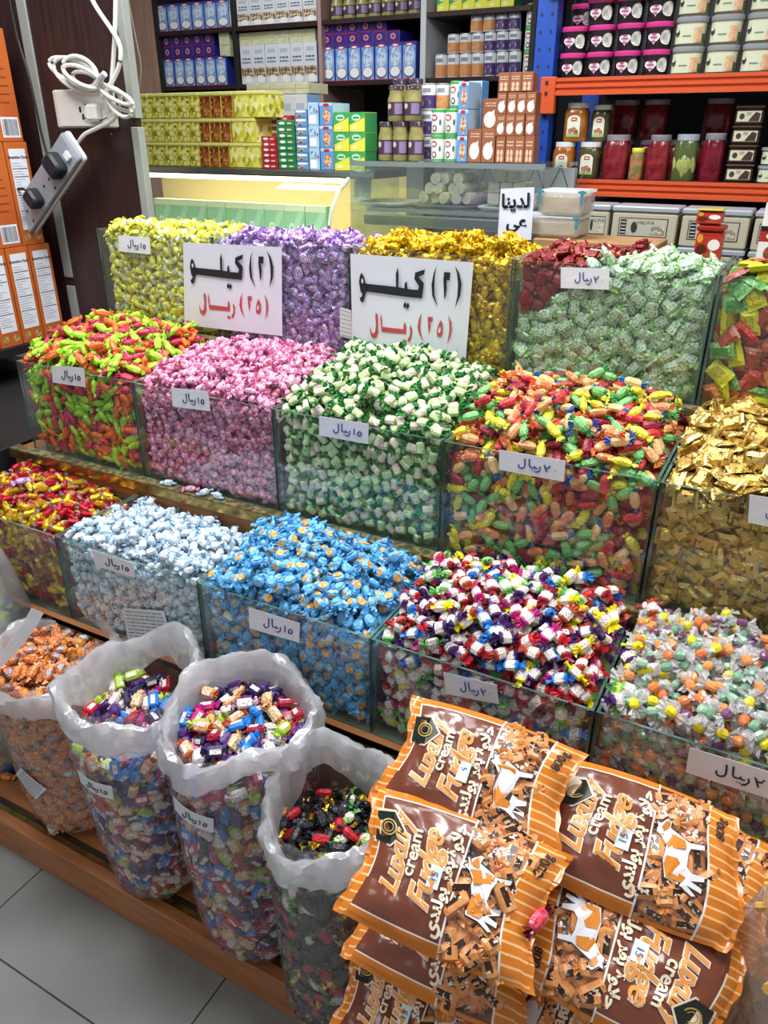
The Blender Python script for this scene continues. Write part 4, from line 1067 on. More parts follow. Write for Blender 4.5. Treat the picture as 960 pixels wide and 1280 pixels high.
# socket
SOCK = mat('aged_white_plastic', 'd6d4ca', .4, h2='bdb9ac', scale=14, thr=(.5, .7))
Ys = 2.0
so = empty('wall_socket', (-2.15, Ys, 1.76), 'white double wall socket with a messy lead, fixed to the dark column', 'socket'); i_ = (2.15, -Ys, -1.76)
a = atY(77, 113, Ys); b = atY(150, 160, Ys); m = MB(); m.box(a[0], b[0], Ys-.04, Ys-.001, b[2], a[2], SOCK, .004); m.build('back_box', so, i_)
m = MB(); m.box(a[0]+.02, b[0]-.002, Ys-.047, Ys-.0405, b[2]+.004, a[2]-.004, mat('socket_plate', 'e4e2da', .3), .002); m.build('face_plate', so, i_)
m = MB(); m.box(b[0]-.07, b[0]-.02, Ys-.072, Ys-.0475, b[2]+.018, b[2]+.068, mat('white_plug', 'e8e6e0', .35), .008); m.build('white_plug', so, i_)
for x, z in ((100, 137), (107, 134), (104, 146)):
    p = atY(x, z, Ys-.048); m = MB(); m.box(p[0]-.004, p[0]+.004, Ys-.0485, Ys-.0471, p[2]-.008, p[2]+.008, DARK); m.build('pin_hole', so, i_)
m = MB(); m.tube(smooth_path([atY(*q, Ys-.055) for q in ((104, 146), (113, 150), (124, 151), (134, 147))]), .0018, mat('purple_wire', '4a3558', .4), 6); m.build('purple_wire', so, i_)
# power strip
def plane_box(c, ax, hw, hl, th, mt, name, parent=None, bev=.01, taper=1.0):
    """rounded slab on the plane facing -Y: ax = long direction in XZ"""
    ax = np.array(ax, float); ax /= np.linalg.norm(ax); L_ = np.array([ax[0], 0, ax[1]]); Wd = np.array([ax[1], 0, -ax[0]]); c = np.array(c)
    out = []
    for s1, s2 in ((1, 1), (-1, 1), (-1, -1), (1, -1)):
        for t in range(4):
            a = math.pi/2*(t/3); aa = {(1, 1): a, (-1, 1): math.pi/2+a, (-1, -1): math.pi+a, (1, -1): 1.5*math.pi+a}[(s1, s2)]
            out.append(((hw-bev)*s1+bev*math.cos(aa), (hl-bev)*s2+bev*math.sin(aa)))
    n = len(out); vs = []; m = MB()
    for y, k in ((0, 1), (-th*.8, 1), (-th, .94*taper)):
        for u, v in out: vs.append(c+Wd*u*k+L_*v*(k if k != 1 else 1)+np.array([0, y, 0]))
    fs = [tuple(range(n)), tuple(range(3*n-1, 2*n-1, -1))]
    for j in range(2):
        for k in range(n): a, b = j*n+k, j*n+(k+1) % n; fs.append((a, a+n, b+n, b))
    m.add(vs, fs, mt); return m.build(name, parent)
YS = 1.90
T1, T2, B1, B2 = [atY(*q, YS) for q in ((80, 172), (108, 190), (18, 267), (45, 287))]
top, bot = (T1+T2)/2, (B1+B2)/2; ctr = (top+bot)/2; ax = (top-bot)[[0, 2]]; hl = np.linalg.norm(top-bot)/2; hw = np.linalg.norm(T1-T2)/2
ps = empty('power_strip', (0, 0, 0), 'grey power strip hanging askew from the wall socket with two black plugs', 'power strip')
plane_box(ctr+np.array([0, .012, 0]), ax, hw+.003, hl+.003, .012, mat('white_strip_case', 'e6e6e4', .3), 'strip_case', ps)
plane_box(ctr, ax, hw, hl, .018, mat('grey_strip_face', '9ca1ab', .35), 'strip_face', ps)
pt = atY(85, 195, YS-.02); plane_box(pt, ax, .013, .011, .008, mat('switch_white', 'f2f2f2', .3), 'rocker_switch', ps, .004)
hl_ = MB()
for x, y in ((61, 224), (55, 233), (69, 235), (34, 264), (28, 273), (42, 276)):
    p = atY(x, y, YS-.0185); hl_.fdisc(p[0], p[2], .0045, .0055, YS-.0187, DARK, 8)
hl_.build('pin_holes', ps)['kind'] = 'stuff'
BP = mat('black_plug', '23262c', .45); BC = mat('black_cable', '17191d', .4); WC = mat('white_cable', 'dcdcd6', .35)
for (x, y, r, pts, lab, cl) in ((73, 207, .036, [(60, 197), (52, 168), (44, 130), (34, 88), (22, 48), (12, 0), (8, -30)], 'larger black plug high on the power strip', 'thin black lead running up past the corner strip to the upper plug'), (47, 248, .029, [(35, 239), (26, 236), (15, 241), (5, 254), (-6, 275)], 'smaller black plug low on the power strip', 'black lead curling from the lower plug towards the orange cartons')):
    p = atY(x, y, YS-.0195); pl_ = plane_box(p, ax, r, r*.85, .038, BP, 'black_plug', None, r*.45, .8); tag(pl_, lab, 'plug')
    m = MB(); m.tube(smooth_path([atY(px, py, YS-.028) for px, py in pts]), .0042, BC, 8); tag(m.build('black_lead'), cl, 'cable')
YW = 1.935
def P2(pts, Y=YW, dy=.0): return [atY(x, y, Y+dy*math.sin(i*1.3)) for i, (x, y) in enumerate(pts)]
m = MB()
m.tube(smooth_path(P2([(98, 178), (106, 168), (122, 160), (138, 152), (148, 140), (150, 122), (143, 112), (130, 106)])), .0065, WC)
m.tube(smooth_path(P2([(136, 140), (139, 110), (142, 70), (144, 30), (145, -30)])), .0065, WC)
m.tube(smooth_path(P2([(125, 118), (138, 105), (148, 85), (151, 65), (147, 50), (138, 35), (118, 5), (108, -20)], YW-.01)), .0065, WC)
tag(m.build('white_cable', smooth=True), 'thick white cable hanging from above and looping to the power strip', 'cable')
m = MB()
for k, (cx, cy, A, B, rot) in enumerate(((93, 90, 34, 13, 24), (97, 94, 33, 17, 30), (100, 90, 24, 17, 38), (104, 96, 27, 10, 26), (107, 99, 17, 8, 20), (146, 124, 24, 9, 32), (148, 128, 22, 11, 50), (145, 119, 23, 6, 28))):
    pts = []
    for j in range(28):
        a = 2*math.pi*j/28; u, v = A*math.cos(a), B*math.sin(a); r = math.radians(rot); pts.append((cx+u*math.cos(r)-v*math.sin(r), cy+u*math.sin(r)+v*math.cos(r)))
    m.tube([atY(x, y, YW-.004-.009*(k % 4)+.006*math.sin(j*.4)) for j, (x, y) in enumerate(pts)], .006, WC, closed=True)
m.tube([atY(x, y, YW-.045) for x, y in ((121, 108), (125, 98), (131, 92))], .009, mat('cable_tie', 'b8bac0', .4))
tag(m.build('cable_coil', smooth=True), 'coil of spare white cable tied in loops over the wall socket', 'cable')
for pts, l in (([(153, -10), (160, 40), (166, 90), (168, 130)], 'thin pale wire hanging loose beside the column, nearer one'), ([(158, -10), (170, 50), (176, 85), (172, 125)], 'thin brown wire hanging loose beside the column, farther one')):
    m = MB(); m.tube(smooth_path([atY(x, y, 2.2) for x, y in pts]), .003, mat('loose_wire', '8c8478', .5), 6); tag(m.build('loose_wire'), l, 'cable')

# ------------------------------------------------------------------ loose plastic bags
def soft_bag(name, c, r, h, lab, mt, seed, lean=(0, 0), top=.5, sy=1):
    q = random.Random(seed); ph = [q.uniform(0, 6) for _ in range(6)]; m = MB(); n, nz = 48, 22; vs = []; fs = []
    for j in range(nz+1):
        t = j/nz; pr_ = math.sin(math.pi*min(1, max(.0, t*.93+.04)))**.45*(1-(1-top)*t**1.5)
        if j == 0: pr_ *= .7
        for k in range(n):
            th = 2*math.pi*k/n; w = 1+.08*math.sin(3*th+ph[0]+t*4)+.05*math.sin(7*th+ph[1]-t*7)+.03*math.sin(13*th+ph[2]+t*11)
            vs.append((c[0]+lean[0]*t+r*pr_*w*math.cos(th), c[1]+lean[1]*t+r*sy*pr_*w*math.sin(th), c[2]+h*t+.01*math.sin(5*th+ph[3])*t))
    for j in range(nz):
        for k in range(n): a, b = j*n+k, j*n+(k+1) % n; fs.append((a, b, b+n, a+n))
    fs += [tuple(range(n-1, -1, -1)), tuple(nz*n+k for k in range(n))]
    m.add(vs, fs, mt); return tag(m.build(name, smooth=True), lab, 'bag')
SOFT = film('soft_clear_bag', .62, .36, .15, 'fafaff', 1, 18, .25)
soft_bag('plastic_bag', (-1.70, .90, .1025), .17, .72, 'big slack clear plastic bag standing at the far left of the front row', SOFT, 4, (.10, .04), .35)
b2 = soft_bag('plastic_bag', (-2.04, 1.22, .842), .12, .17, 'small puffed clear bag lying on the black cabinet at the left', SOFT, 6, (.02, .0), .6, .8)
for i, (dx, dy, cl, l) in enumerate(((-.03, 0, 'd8a0a8', 'pale pink packet'), (.03, .01, 'e0b8b0', 'blush packet'))):
    ms = to_mesh('packet', geo_pack(.09, .07, .03, random.Random(i))[0], [mat('packet_'+str(i), cl, .3)]*3); o = link_mesh('packet', ms); o.location = (-2.03+dx, 1.22+dy, .862+.034*i); tag(o, l+' inside the puffed clear bag at the left', 'packet')
for i, (x, y, z, cl, l) in enumerate(((-1.60, .88, .625, '3a7ac0', 'blue packet'), (-1.65, .90, .64, '6aa84c', 'green packet'), (-1.61, .93, .64, '8ab84a', 'lime packet'), (-1.67, .95, .625, '2a3a80', 'navy packet'))):
    ms = to_mesh('packet', geo_pack(.09, .06, .03, random.Random(i+9))[0], [mat('packet_b'+str(i), cl, .25, h2='d8e0d0', scale=40, thr=(.55, .6))]*3); o = link_mesh('packet', ms); o.location = (x, y, z-.02); o.rotation_euler = (.3*i, .2, i*1.1); tag(o, l+' showing inside the slack clear bag at the far left', 'packet')
fi = MB(); fi.lathe([(.06, .11), (.085, .3), (.085, .585)], mixmat('mixed_packets', ['3a6ab0', '6aa84c', '2a3a80', 'a8c860'], 30), 20, (-1.65, .92)); tag(fi.build('packets_in_bag'), 'blue and green packets packed in the slack clear bag', 'packet', None, 'stuff')
rb = MB()
pts = [atY(x, y, .80) for x, y in ((44, 765), (34, 783), (20, 803), (4, 822), (-15, 838))]
for w, dy in ((.010, 0), (.010, .001)):
    vs = []
    for i, p in enumerate(pts): vs += [(p[0]-w, p[1]+dy, p[2]+w*.6), (p[0]+w, p[1]+dy+.01, p[2]-w*.6)]
    rb.add(vs, [(2*i, 2*i+1, 2*i+3, 2*i+2) for i in range(len(pts)-1)], MILKY)
tag(rb.build('plastic_strap'), 'milky plastic bag handle sticking up beside the orange sack', 'bag handle')
# right-hand bag of straw-coloured sticks
soft_bag('plastic_bag', (.235, .82, .1025), .145, .90, 'tall clear plastic bag of straw coloured sticks at the right edge', film('soft_clear_bag2', .68, .30, .15, 'fffdf8', 1, 16, .25), 11, (.0, .0), .85)
SK = mat('straw_snack', 'd8ac5c', .6, h2='b8863c', scale=60, bump=.4, bscale=90)
m = MB(); m.tube(smooth_path([(0, 0, -.05), (.004, .002, -.02), (.006, 0, .02), (.002, -.002, .05)], 2), [.006]*7, SK, 7); skm = m.mesh('snack_stick', True)
rr = random.Random(21)
for i in range(70):
    th = math.atan2(-.82, -.235)+rr.uniform(-1.5, 1.5); r = .095+rr.uniform(-.02, .012); z = .50+rr.random()*.36
    o = link_mesh('snack_stick', skm, None, (.235+r*math.cos(th), .82+r*math.sin(th), z)); o.rotation_euler = (rr.uniform(-.9, .9), rr.uniform(-.9, .9), rr.uniform(0, 3))
    tag(o, 'straw coloured snack stick inside the tall clear bag at the right edge', 'snack', 'straw coloured snack sticks in the clear bag')
m = MB(); m.lathe([(.09, .105), (.10, .2), (.085, .80), (.04, .86)], SK, 24, (.235, .82)); tag(m.build('loose_snack_sticks'), 'remaining straw coloured sticks filling the tall clear bag', 'snack', None, 'stuff')
# ------------------------------------------------------------------ packaged goods
ORD = ['first', 'second', 'third', 'fourth', 'fifth', 'sixth', 'seventh', 'eighth', 'ninth', 'tenth', 'eleventh', 'twelfth']
TIER = {1: [''], 2: ['lower tier, ', 'upper tier, '], 3: ['bottom tier, ', 'middle tier, ', 'top tier, '], 4: ['bottom tier, ', 'second tier, ', 'third tier, ', 'top tier, ']}
def goods(name, mk, cat, noun, where, Y, x0, x1, yb, yt, nx, nz, z0, gap=.002, skip=(), d=None, jit=.003, rj=.02, ztop=None):
    """nx by nz copies standing on z0 between picture columns x0..x1 measured on the plane Y"""
    A, B = atY(x0, yb, Y), atY(x1, yb, Y); Tt = atY((x0+x1)/2, yt, Y); w = (B[0]-A[0])/nx; h = ((ztop or Tt[2])-z0)/nz
    first = None; q = random.Random(name+where)
    if name+where and nz > 4: tn = [f'{ORD[k]} from the bottom, ' for k in range(nz)]
    else: tn = TIER[nz]
    for k in range(nz):
        for i in range(nx):
            if (i, k) in skip: continue
            loc = (A[0]+i*w+gap/2+q.uniform(-jit, jit)*.3, Y+q.uniform(0, jit), z0+k*h+.0005)
            lab = f"{noun}, {tn[k]}" + (f"{ORD[i]} from the left, " if nx > 1 else '') + where
            if first is None:
                first = mk(w-gap, h-.001, d or (w-gap)); first.name = name; tag(first, lab, cat, f"{noun}s {where}"); first.location = loc
            else: dup(first, loc, lab)
    return first
def carton(col, side=None):
    def deco(fn):
        def mk(w, h, d):
            m = MB(); m.box(0, w, 0, d, 0, h, col, .0008)
            if side:
                m.add([(w+.0004, .001, .001), (w+.0004, d-.001, .001), (w+.0004, d-.001, h-.001), (w+.0004, .001, h-.001)], [(0, 1, 2, 3)], side)
            fn(m, w, h, d, -.0006); return m.build('carton')
        return mk
    return deco
C = lambda n, h, r=.4, **k: mat('pk_'+n, h, r, **k)
LBL = C('lbl', 'eceae0'); LINK = C('link', '6a6a70'); RLOGO = C('redlogo', 'c4282c'); GLOGO = C('greenlogo', '2f8a44')
def scribble(m, x0, z0, x1, z1, y, mt, rows=3, seed=1):
    q = random.Random(seed); hh = (z1-z0)/rows
    for k in range(rows):
        x = x0
        while x < x1-.001:
            w = q.uniform(.12, .35)*(x1-x0); m.front(x, z0+k*hh+hh*.2, min(x+w, x1), z0+k*hh+hh*.7, y, mt); x += w+.06*(x1-x0)
@carton(C('cocoblue', '2a3f9c'), C('cocoside', '27358a'))
def coco(m, w, h, d, y):
    m.front(.004, .004, w-.004, h*.90, y, C('cocolight', '5a88d0', h2='b0cdf0', scale=12)); m.fdisc(w*.5, h*.62, w*.33, h*.26, y-.0004, C('cocopalm', 'd4e0f0', h2='7fa6dc', scale=50, thr=(.5, .6)))
    m.fdisc(w*.5, h*.2, w*.43, h*.17, y-.0008, C('bowlrim', '5a6a8c')); m.fdisc(w*.5, h*.22, w*.36, h*.135, y-.0012, WHITE)
    m.fdisc(w*.5, h*.92, w*.3, h*.05, y-.0008, RLOGO); m.fdisc(w*.5, h*.92, w*.2, h*.025, y-.0012, WHITE); m.front(0, 0, w, .004, y-.0012, RLOGO)
@carton(C('cocodark', '2b2a86'))
def cocoend(m, w, h, d, y):
    t = .0018
    for a in ((0, 0, w, t), (0, h-t, w, h), (0, 0, t, h), (w-t, 0, w, h)): m.front(*a, y, RLOGO)
    m.fdisc(w*.5, h*.5, w*.2, h*.27, y, C('ringred', 'd8a0b0')); m.fdisc(w*.5, h*.5, w*.13, h*.17, y-.0004, RLOGO)
SPEC = C('spice', '6a4a34', h2='d8c8a8', scale=70, thr=(.45, .6))
@carton(C('spicewhite', 'dcdfe2'), C('spiceblue', '8ab0d8'))
def spice(m, w, h, d, y):
    m.front(.002, h*.18, w-.002, h*.42, y, SPEC); scribble(m, w*.15, h*.52, w*.85, h*.7, y, C('spiceink', '5a6a8a'), 2, 4); m.front(w*.2, h*.78, w*.8, h*.88, y, C('spicepale', 'b8c4d4')); m.fdisc(w*.6, h*.12, w*.3, h*.1, y-.0004, WHITE)
@carton(C('creambox', 'd8d8b4', h2='c8c8a0', scale=30))
def creamend(m, w, h, d, y): m.front(w*.1, h*.44, w*.9, h*.5, y, C('creamline', 'b0b088'))
def speck(nm, cols, s=75): 
    if nm not in MATS: MATS[nm] = mixmat(nm, cols, s)
    return MATS[nm]
def pack(cols, nm, s):
    def mk(w, h, d):
        m = MB(); m.box(0, w, 0, d, 0, h-.0125, C('packyel', 'd8cc3c'), .001); m.box(-.0008, w+.0008, -.002, d, h-.012, h, C('packlid', 'e8e68a'), .0015)
        sp = speck(nm, cols, s); m.front(.0015, .002, w-.0015, h-.014, -.0006, sp); m.add([(w+.0005, .002, .002), (w+.0005, d-.002, .002), (w+.0005, d-.002, h-.014), (w+.0005, .002, h-.014)], [(0, 1, 2, 3)], sp)
        return m.build('carton')
    return mk
ypack = pack(['c8c02c', 'e8e46a', '8a8a24', 'f2f0b0', 'b0a820', '6a7020'], 'olive_print', 90); bpack = pack(['a8602c', '7a3c1c', 'c88a4c', '94501c', '5a2c14'], 'brown_print', 110); bigpack = pack(['d8d03c', 'eeea7a', 'a8a830', 'f4f2b8'], 'yellow_olive_print', 48)
def thin(col, nm):
    @carton(C(nm, col))
    def f(m, w, h, d, y): m.fdisc(w*.3, h*.5, w*.17, h*.25, y, WHITE); m.front(w*.6, h*.35, w*.85, h*.6, y, C(nm+'p', 'e8d0c0'))
    return f
teared, teagreen = thin('b02a34', 'teared'), thin('2a8048', 'teagreen')
@carton(C('miniblue', '6a94c4'))
def mini(m, w, h, d, y): m.front(w*.08, h*.1, w*.6, h*.5, y, C('minifood', 'c8b070', h2='4a5a8a', scale=90, thr=(.5, .55))); m.front(w*.1, h*.6, w*.9, h*.85, y, WHITE)
@carton(C('paleblue', 'a8cce4'), C('nutblue', '5c9ad4'))
def pale(m, w, h, d, y): m.front(w*.15, h*.55, w*.7, h*.85, y, C('qr', '5a82a8', h2='c0dcec', scale=120, thr=(.5, .52))); m.front(w*.1, h*.08, w*.75, h*.45, y, WHITE); m.fdisc(w*.87, h*.6, w*.08, h*.08, y, RLOGO)
@carton(C('nutblue', '5c9ad4'), C('paleblue', 'a8cce4'))
def nuts(m, w, h, d, y): m.fdisc(w*.55, h*.42, w*.3, h*.34, y, C('nutphoto', 'b06a48', h2='e8c0a0', scale=90, thr=(.45, .55))); m.front(0, h*.86, w, h, y, C('nutpale', 'b8d0e8')); m.fdisc(w*.5, h*.9, w*.25, h*.07, y-.0004, RLOGO)
@carton(C('gyyellow', 'e2e04a'), C('gygreen', '3fa45c'))
def greeny(m, w, h, d, y): m.poly([(0, y, h*.35), (w, y, h*.75), (w, y, h), (0, y, h)], C('gygreen', '3fa45c')); m.fdisc(w*.45, h*.72, w*.3, h*.17, y-.0006, C('gyoval', 'b8e4c4')); m.front(w*.25, h*.68, w*.65, h*.76, y-.001, GLOGO); m.fdisc(w*.35, h*.2, w*.2, h*.1, y-.0004, C('gypasta', 'f0eeb0'))
@carton(C('whip', '9a5f40'), C('whipside', '8a5236'))
def whip(m, w, h, d, y): m.fdisc(w*.5, h*.34, w*.38, h*.26, y, C('whipwhite', 'ece4dc')); m.poly([(w*.2, y-.0004, h*.45), (w*.8, y-.0004, h*.66), (w*.75, y-.0004, h*.4)], C('whipwhite', 'ece4dc')); scribble(m, w*.2, h*.74, w*.85, h*.9, y, C('whiptext', 'd8b8a0'), 2, 3)
@carton(C('whip', '9a5f40'), C('whipside', '8a5236'))
def whipb(m, w, h, d, y): scribble(m, w*.15, h*.6, w*.85, h*.85, y, C('whiptext', 'd8b8a0'), 2, 6); [m.fdisc(w*a, h*b, w*.15, h*.12, y, C('whiptext', 'd8b8a0')) for a, b in ((.3, .38), (.68, .38), (.3, .15), (.68, .15))]
def lathe_item(build):
    def mk(w, h, d):
        m = MB(); build(m, w/2, h); o = m.build('can', smooth=True); return o
    return mk
def arc(m, r, cx, z0, z1, a0, a1, mt, e=.0006, sq=0, n=10):
    """curved label on the -Y side; angles in degrees off the front"""
    vs = []
    for i in range(n+1):
        a = math.radians(-90+a0+(a1-a0)*i/n); ca, sa = math.cos(a), math.sin(a); q = 1/(abs(ca)**(2+sq)+abs(sa)**(2+sq))**(1/(2+sq)) if sq else 1
        rr_ = (r+e)*q
        for z in (z0, z1): vs.append((cx+rr_*ca, r+rr_*sa, z))
    m.add(vs, [(2*i, 2*i+2, 2*i+3, 2*i+1) for i in range(n)], mt)
def adisc(m, r, cx, a, z, ra, rz, mt, e=.001, sq=0):
    vs = []
    for k in range(12):
        t = 2*math.pi*k/12; an = math.radians(-90+a)+ra/r*math.cos(t); ca, sa = math.cos(an), math.sin(an); q = 1/(abs(ca)**(2+sq)+abs(sa)**(2+sq))**(1/(2+sq)) if sq else 1
        vs.append((cx+(r+e)*q*ca, r+(r+e)*q*sa, z+rz*math.sin(t)))
    m.add(vs, [tuple(range(12))], mt)
def can_(c2, nm):
    def b(m, r, h):
        m.lathe([(r*.96, 0), (r, .003), (r, h-.003), (r*.96, h)], C('canwhite', 'dcdee0', .3), 20, (r, r)); m.lathe([(r*1.005, h-.004), (r*1.005, h-.001)], STEEL, 20, (r, r), cap=False)
        arc(m, r, r, h*.05, h*.55, -80, 80, C(nm, c2, .35)); adisc(m, r, r, 0, h*.25, r*.6, h*.17, C(nm+'f', 'd8c090', h2='8a6040', scale=90)); arc(m, r, r, h*.66, h*.82, -35, 35, C('canline', '8a90a0'))
    return lathe_item(b)
canp, cano = can_('4c3a78', 'canpurple'), can_('d09058', 'canorange')
def _cg(m, r, h):
    m.lathe([(r*.96, 0), (r, .003), (r, h-.003), (r*.96, h)], C('canwhite2', 'e2e8e4', .3), 20, (r, r)); arc(m, r, r, h*.88, h*.99, -90, 90, C('cangreen', '4aac50')); arc(m, r, r, 0.002, h*.1, -90, 90, C('cangreen', '4aac50'))
    adisc(m, r, r, -15, h*.68, r*.5, h*.13, RLOGO); adisc(m, r, r, -15, h*.68, r*.36, h*.06, WHITE, .0016); adisc(m, r, r, -10, h*.27, r*.35, h*.13, C('bean', '7a4438')); adisc(m, r, r, -10, h*.27, r*.2, h*.07, WHITE, .0016); adisc(m, r, r, 35, h*.5, r*.14, h*.12, C('leafy', '1f6a50'))
cang = lathe_item(_cg)
def _jar(m, r, h):
    m.lathe([(r*.9, 0), (r, .004), (r, h*.62), (r*.8, h*.78), (r*.8, h*.87)], C('tahini', 'a39a60', .25, h2='8a8450', scale=30), 20, (r, r)); m.lathe([(r*.86, h*.88), (r*.88, h*.9), (r*.88, h*.985), (r*.82, h)], C('jarlid', '4a3a50', .3, h2='a8a0a8', scale=120, thr=(.55, .6)), 20, (r, r))
    arc(m, r, r, h*.16, h*.54, -95, 95, C('jarlabel', '4a3448', .4)); adisc(m, r, r, -25, h*.42, r*.3, h*.08, C('chick', 'd8c8b0'), .0014); arc(m, r, r, h*.2, h*.5, 15, 70, C('jarlilac', '8c7aa0'), .0014)
jar = lathe_item(_jar)
# tubs and big jars
def tub(body, lid, deco, lname):
    def mk(w, h, d):
        m = MB(); r = w/2
        m.lathe([(r*.80, 0), (r*.84, .004), (r*.93, h*.80)], body, 24, (r, r), sq=1.4); o = m.build('tub', smooth=True)
        l = MB(); l.lathe([(r*.97, h*.80), (r, h*.83), (r, h*.97), (r*.94, h), (r*.5, h*1.0)], lid, 24, (r, r), sq=1.4); l.build('lid', o, smooth=True)
        dd = MB(); deco(dd, r*.885, r, h); dd.build(lname, o); return o
    return mk
def _heart(m, rl, r, h):
    def f(a, z): an = math.radians(-90)+a/rl; ca, sa = math.cos(an), math.sin(an); q = 1/(abs(ca)**3.4+abs(sa)**3.4)**(1/3.4); return (r+rl*1.035*q*ca, r+rl*1.035*q*sa-.001, z)
    s = h*.23; pts = []
    for k in range(24):
        t = 2*math.pi*k/24; x = 16*math.sin(t)**3; y = 13*math.cos(t)-5*math.cos(2*t)-2*math.cos(3*t)-math.cos(4*t); pts.append(f(-.18*r+x*s/16, h*.40+y*s/16))
    m.poly(pts, C('heart', 'ead8e0'))
    for a, b in ((.0, .012), (-.010, .014), (.010, .013)): adisc(m, rl*1.03, r, -12, h*.42+a, .013 if a == 0 else .008, .0022, C('heartink', 'a03c70'), .0015, 1.4)
    adisc(m, rl*1.02, r, 38, h*.42, r*.36, h*.27, C('swirl', 'a8a8a0', h2='e2e2dc', scale=40, thr=(.4, .6)), .001, 1.4); adisc(m, rl*1.02, r, 40, h*.22, r*.22, h*.07, C('swirl2', 'd8dcd4'), .0016, 1.4)
    for k in range(5): arc(m, rl*1.01, r, h*(.2+.1*k), h*(.23+.1*k), -62, -45, C('greytext', '6a6a74'), .001, 1.4, 3)
pinktub = tub(C('tubblack', '221c22', .25), C('pinklid', 'cc3c88', .3), _heart, 'heart_label')
def _hal(m, rl, r, h):
    arc(m, rl*1.02, r, h*.08, h*.74, -58, 58, C('hallabel', 'c6ccb0'), .0008, 1.4); adisc(m, rl*1.02, r, -42, h*.45, r*.14, h*.13, C('haldot', '2f3a30'), .002, 1.4); adisc(m, rl*1.02, r, -42, h*.52, r*.10, h*.06, C('hallabel', 'c6ccb0'), .003, 1.4)
    arc(m, rl*1.02, r, h*.1, h*.62, 18, 46, C('halbrown', 'b8845c', h2='d8b890', scale=50), .0022, 1.4, 4); arc(m, rl*1.02, r, h*.08, h*.4, 44, 57, C('halgreen', '2f5038'), .003, 1.4, 3)
    def f(x, y):
        an = math.radians(-96)+x/rl; ca, sa = math.cos(an), math.sin(an); q = 1/(abs(ca)**3.4+abs(sa)**3.4)**(1/3.4); return (r+(rl*1.02+.003)*q*ca, r+(rl*1.02+.003)*q*sa, h*.60+y)
    add_text(m, "HALWA", f, C('haldot', '2f3a30'), size=.017, offset=.0003); arc(m, rl*1.02, r, h*.32, h*.36, -22, 8, C('halink', '7a8068'), .0022, 1.4, 3)
greytub = tub(C('tubpale', 'b8a888', .3), C('greylid', '8e969c', .3), _hal, 'paper_label')
whitetub = tub(C('tubpale2', 'b8b898', .3), C('greylid', '8e969c', .3), _hal, 'paper_label')
def bigjar(content, lidm, labelled=True, sx=1):
    def mk(w, h, d):
        r = w/2; m = MB(); m.lathe([(r*.86, 0), (r*.93, .006), (r*.93, h*.72), (r*.80, h*.84), (r*.78, h*.86)], content, 24, (r, r), sq=2); o = m.build('jar', smooth=True)
        l = MB(); l.lathe([(r*.84, h*.86), (r*.87, h*.87), (r*.87, h*.985), (r*.82, h)], lidm, 24, (r, r)); l.build('lid', o, smooth=True)
        if labelled:
            e = MB(); y = r-r*.93*.995-.0012; cx = r
            pts = [(cx-w*.27, y, h*.12), (cx+w*.27, y, h*.12), (cx+w*.27, y, h*.55)]+[(cx+w*.27*math.cos(k*math.pi/8), y, h*.55+h*.13*math.sin(k*math.pi/8)) for k in range(9)]+[(cx-w*.27, y, h*.55)]
            e.poly(pts, C('archlabel', 'dfe8d4')); e.front(cx-w*.12, h*.52, cx+w*.12, h*.62, y-.0006, RLOGO); e.front(cx-w*.08, h*.555, cx+w*.08, h*.585, y-.0012, WHITE)
            e.front(cx-w*.26, h*.12, cx+w*.26, h*.2, y-.0006, C('labgreen', '9cbf7c'))
            for a, b in ((-.12, .27), (.02, .30), (.12, .25)): e.fdisc(cx+w*a, h*b, w*.1, h*.07, y-.0012-.0003*a, C('figs', 'c88a6c', h2='8a4a34', scale=60))
            e.build('paper_label', o)
        return o
    return mk
jam = bigjar(C('orangejam', 'b0702c', .15, h2='9a5a20', scale=30), C('whitelid', 'e6e6e2', .35)); jamd = bigjar(C('darkjam', '3a3c24', .15, h2='54502c', scale=30), C('whitelid', 'e6e6e2', .35))
redj = bigjar(C('redpickle', '6a1420', .15, h2='8c2a30', scale=45, bump=.5, bscale=50), C('frostlid', '8c8a94', .3), False)
crimj = bigjar(C('crimpickle', '5c0c22', .12, h2='701428', scale=30), C('frostlid', '8c8a94', .3), False)
ollj = bigjar(C('olivemix', '6a7044', .2, h2='a8704a', scale=50, thr=(.45, .5)), C('yellowlid', 'd8d848', .35), False)
def pickle(w, h, d):
    o = bigjar(C('brine', '4e5a30', .15), C('frostlid2', 'a0aab4', .3), False)(w, h, d); r = w/2; q = random.Random(3)
    for k in range(7):
        m = MB(); x = w*(.17+.11*k); z = h*q.uniform(.08, .16); L_ = h*q.uniform(.42, .55); y = r-r*.9+.006+abs(x-r)*.3
        m.tube(smooth_path([(x, y, z), (x+.003, y-.004, z+L_*.35), (x+.006*math.sin(k), y-.004, z+L_*.7), (x+.01*math.sin(k), y+.004, z+L_)], 3), [.006+.0035*math.sin(.3+i*.27) for i in range(10)], C('pepper', '8a9450', .25, h2='a8b068', scale=20), 8)
        m.build('green_pepper', o, smooth=True)
    return o
def _choc(m, w, h, d, y): pass
def boxtub(body, lidm, lab):
    def mk(w, h, d):
        m = MB(); m.box(.003, w-.003, .003, d, 0, h*.84, body, .006); o = m.build('tub'); l = MB(); l.box(0, w, 0, d+.002, h*.845, h, lidm, .004); l.build('lid', o)
        e = MB(); lab(e, w, h, .0022); e.build('paper_label', o); return o
    return mk
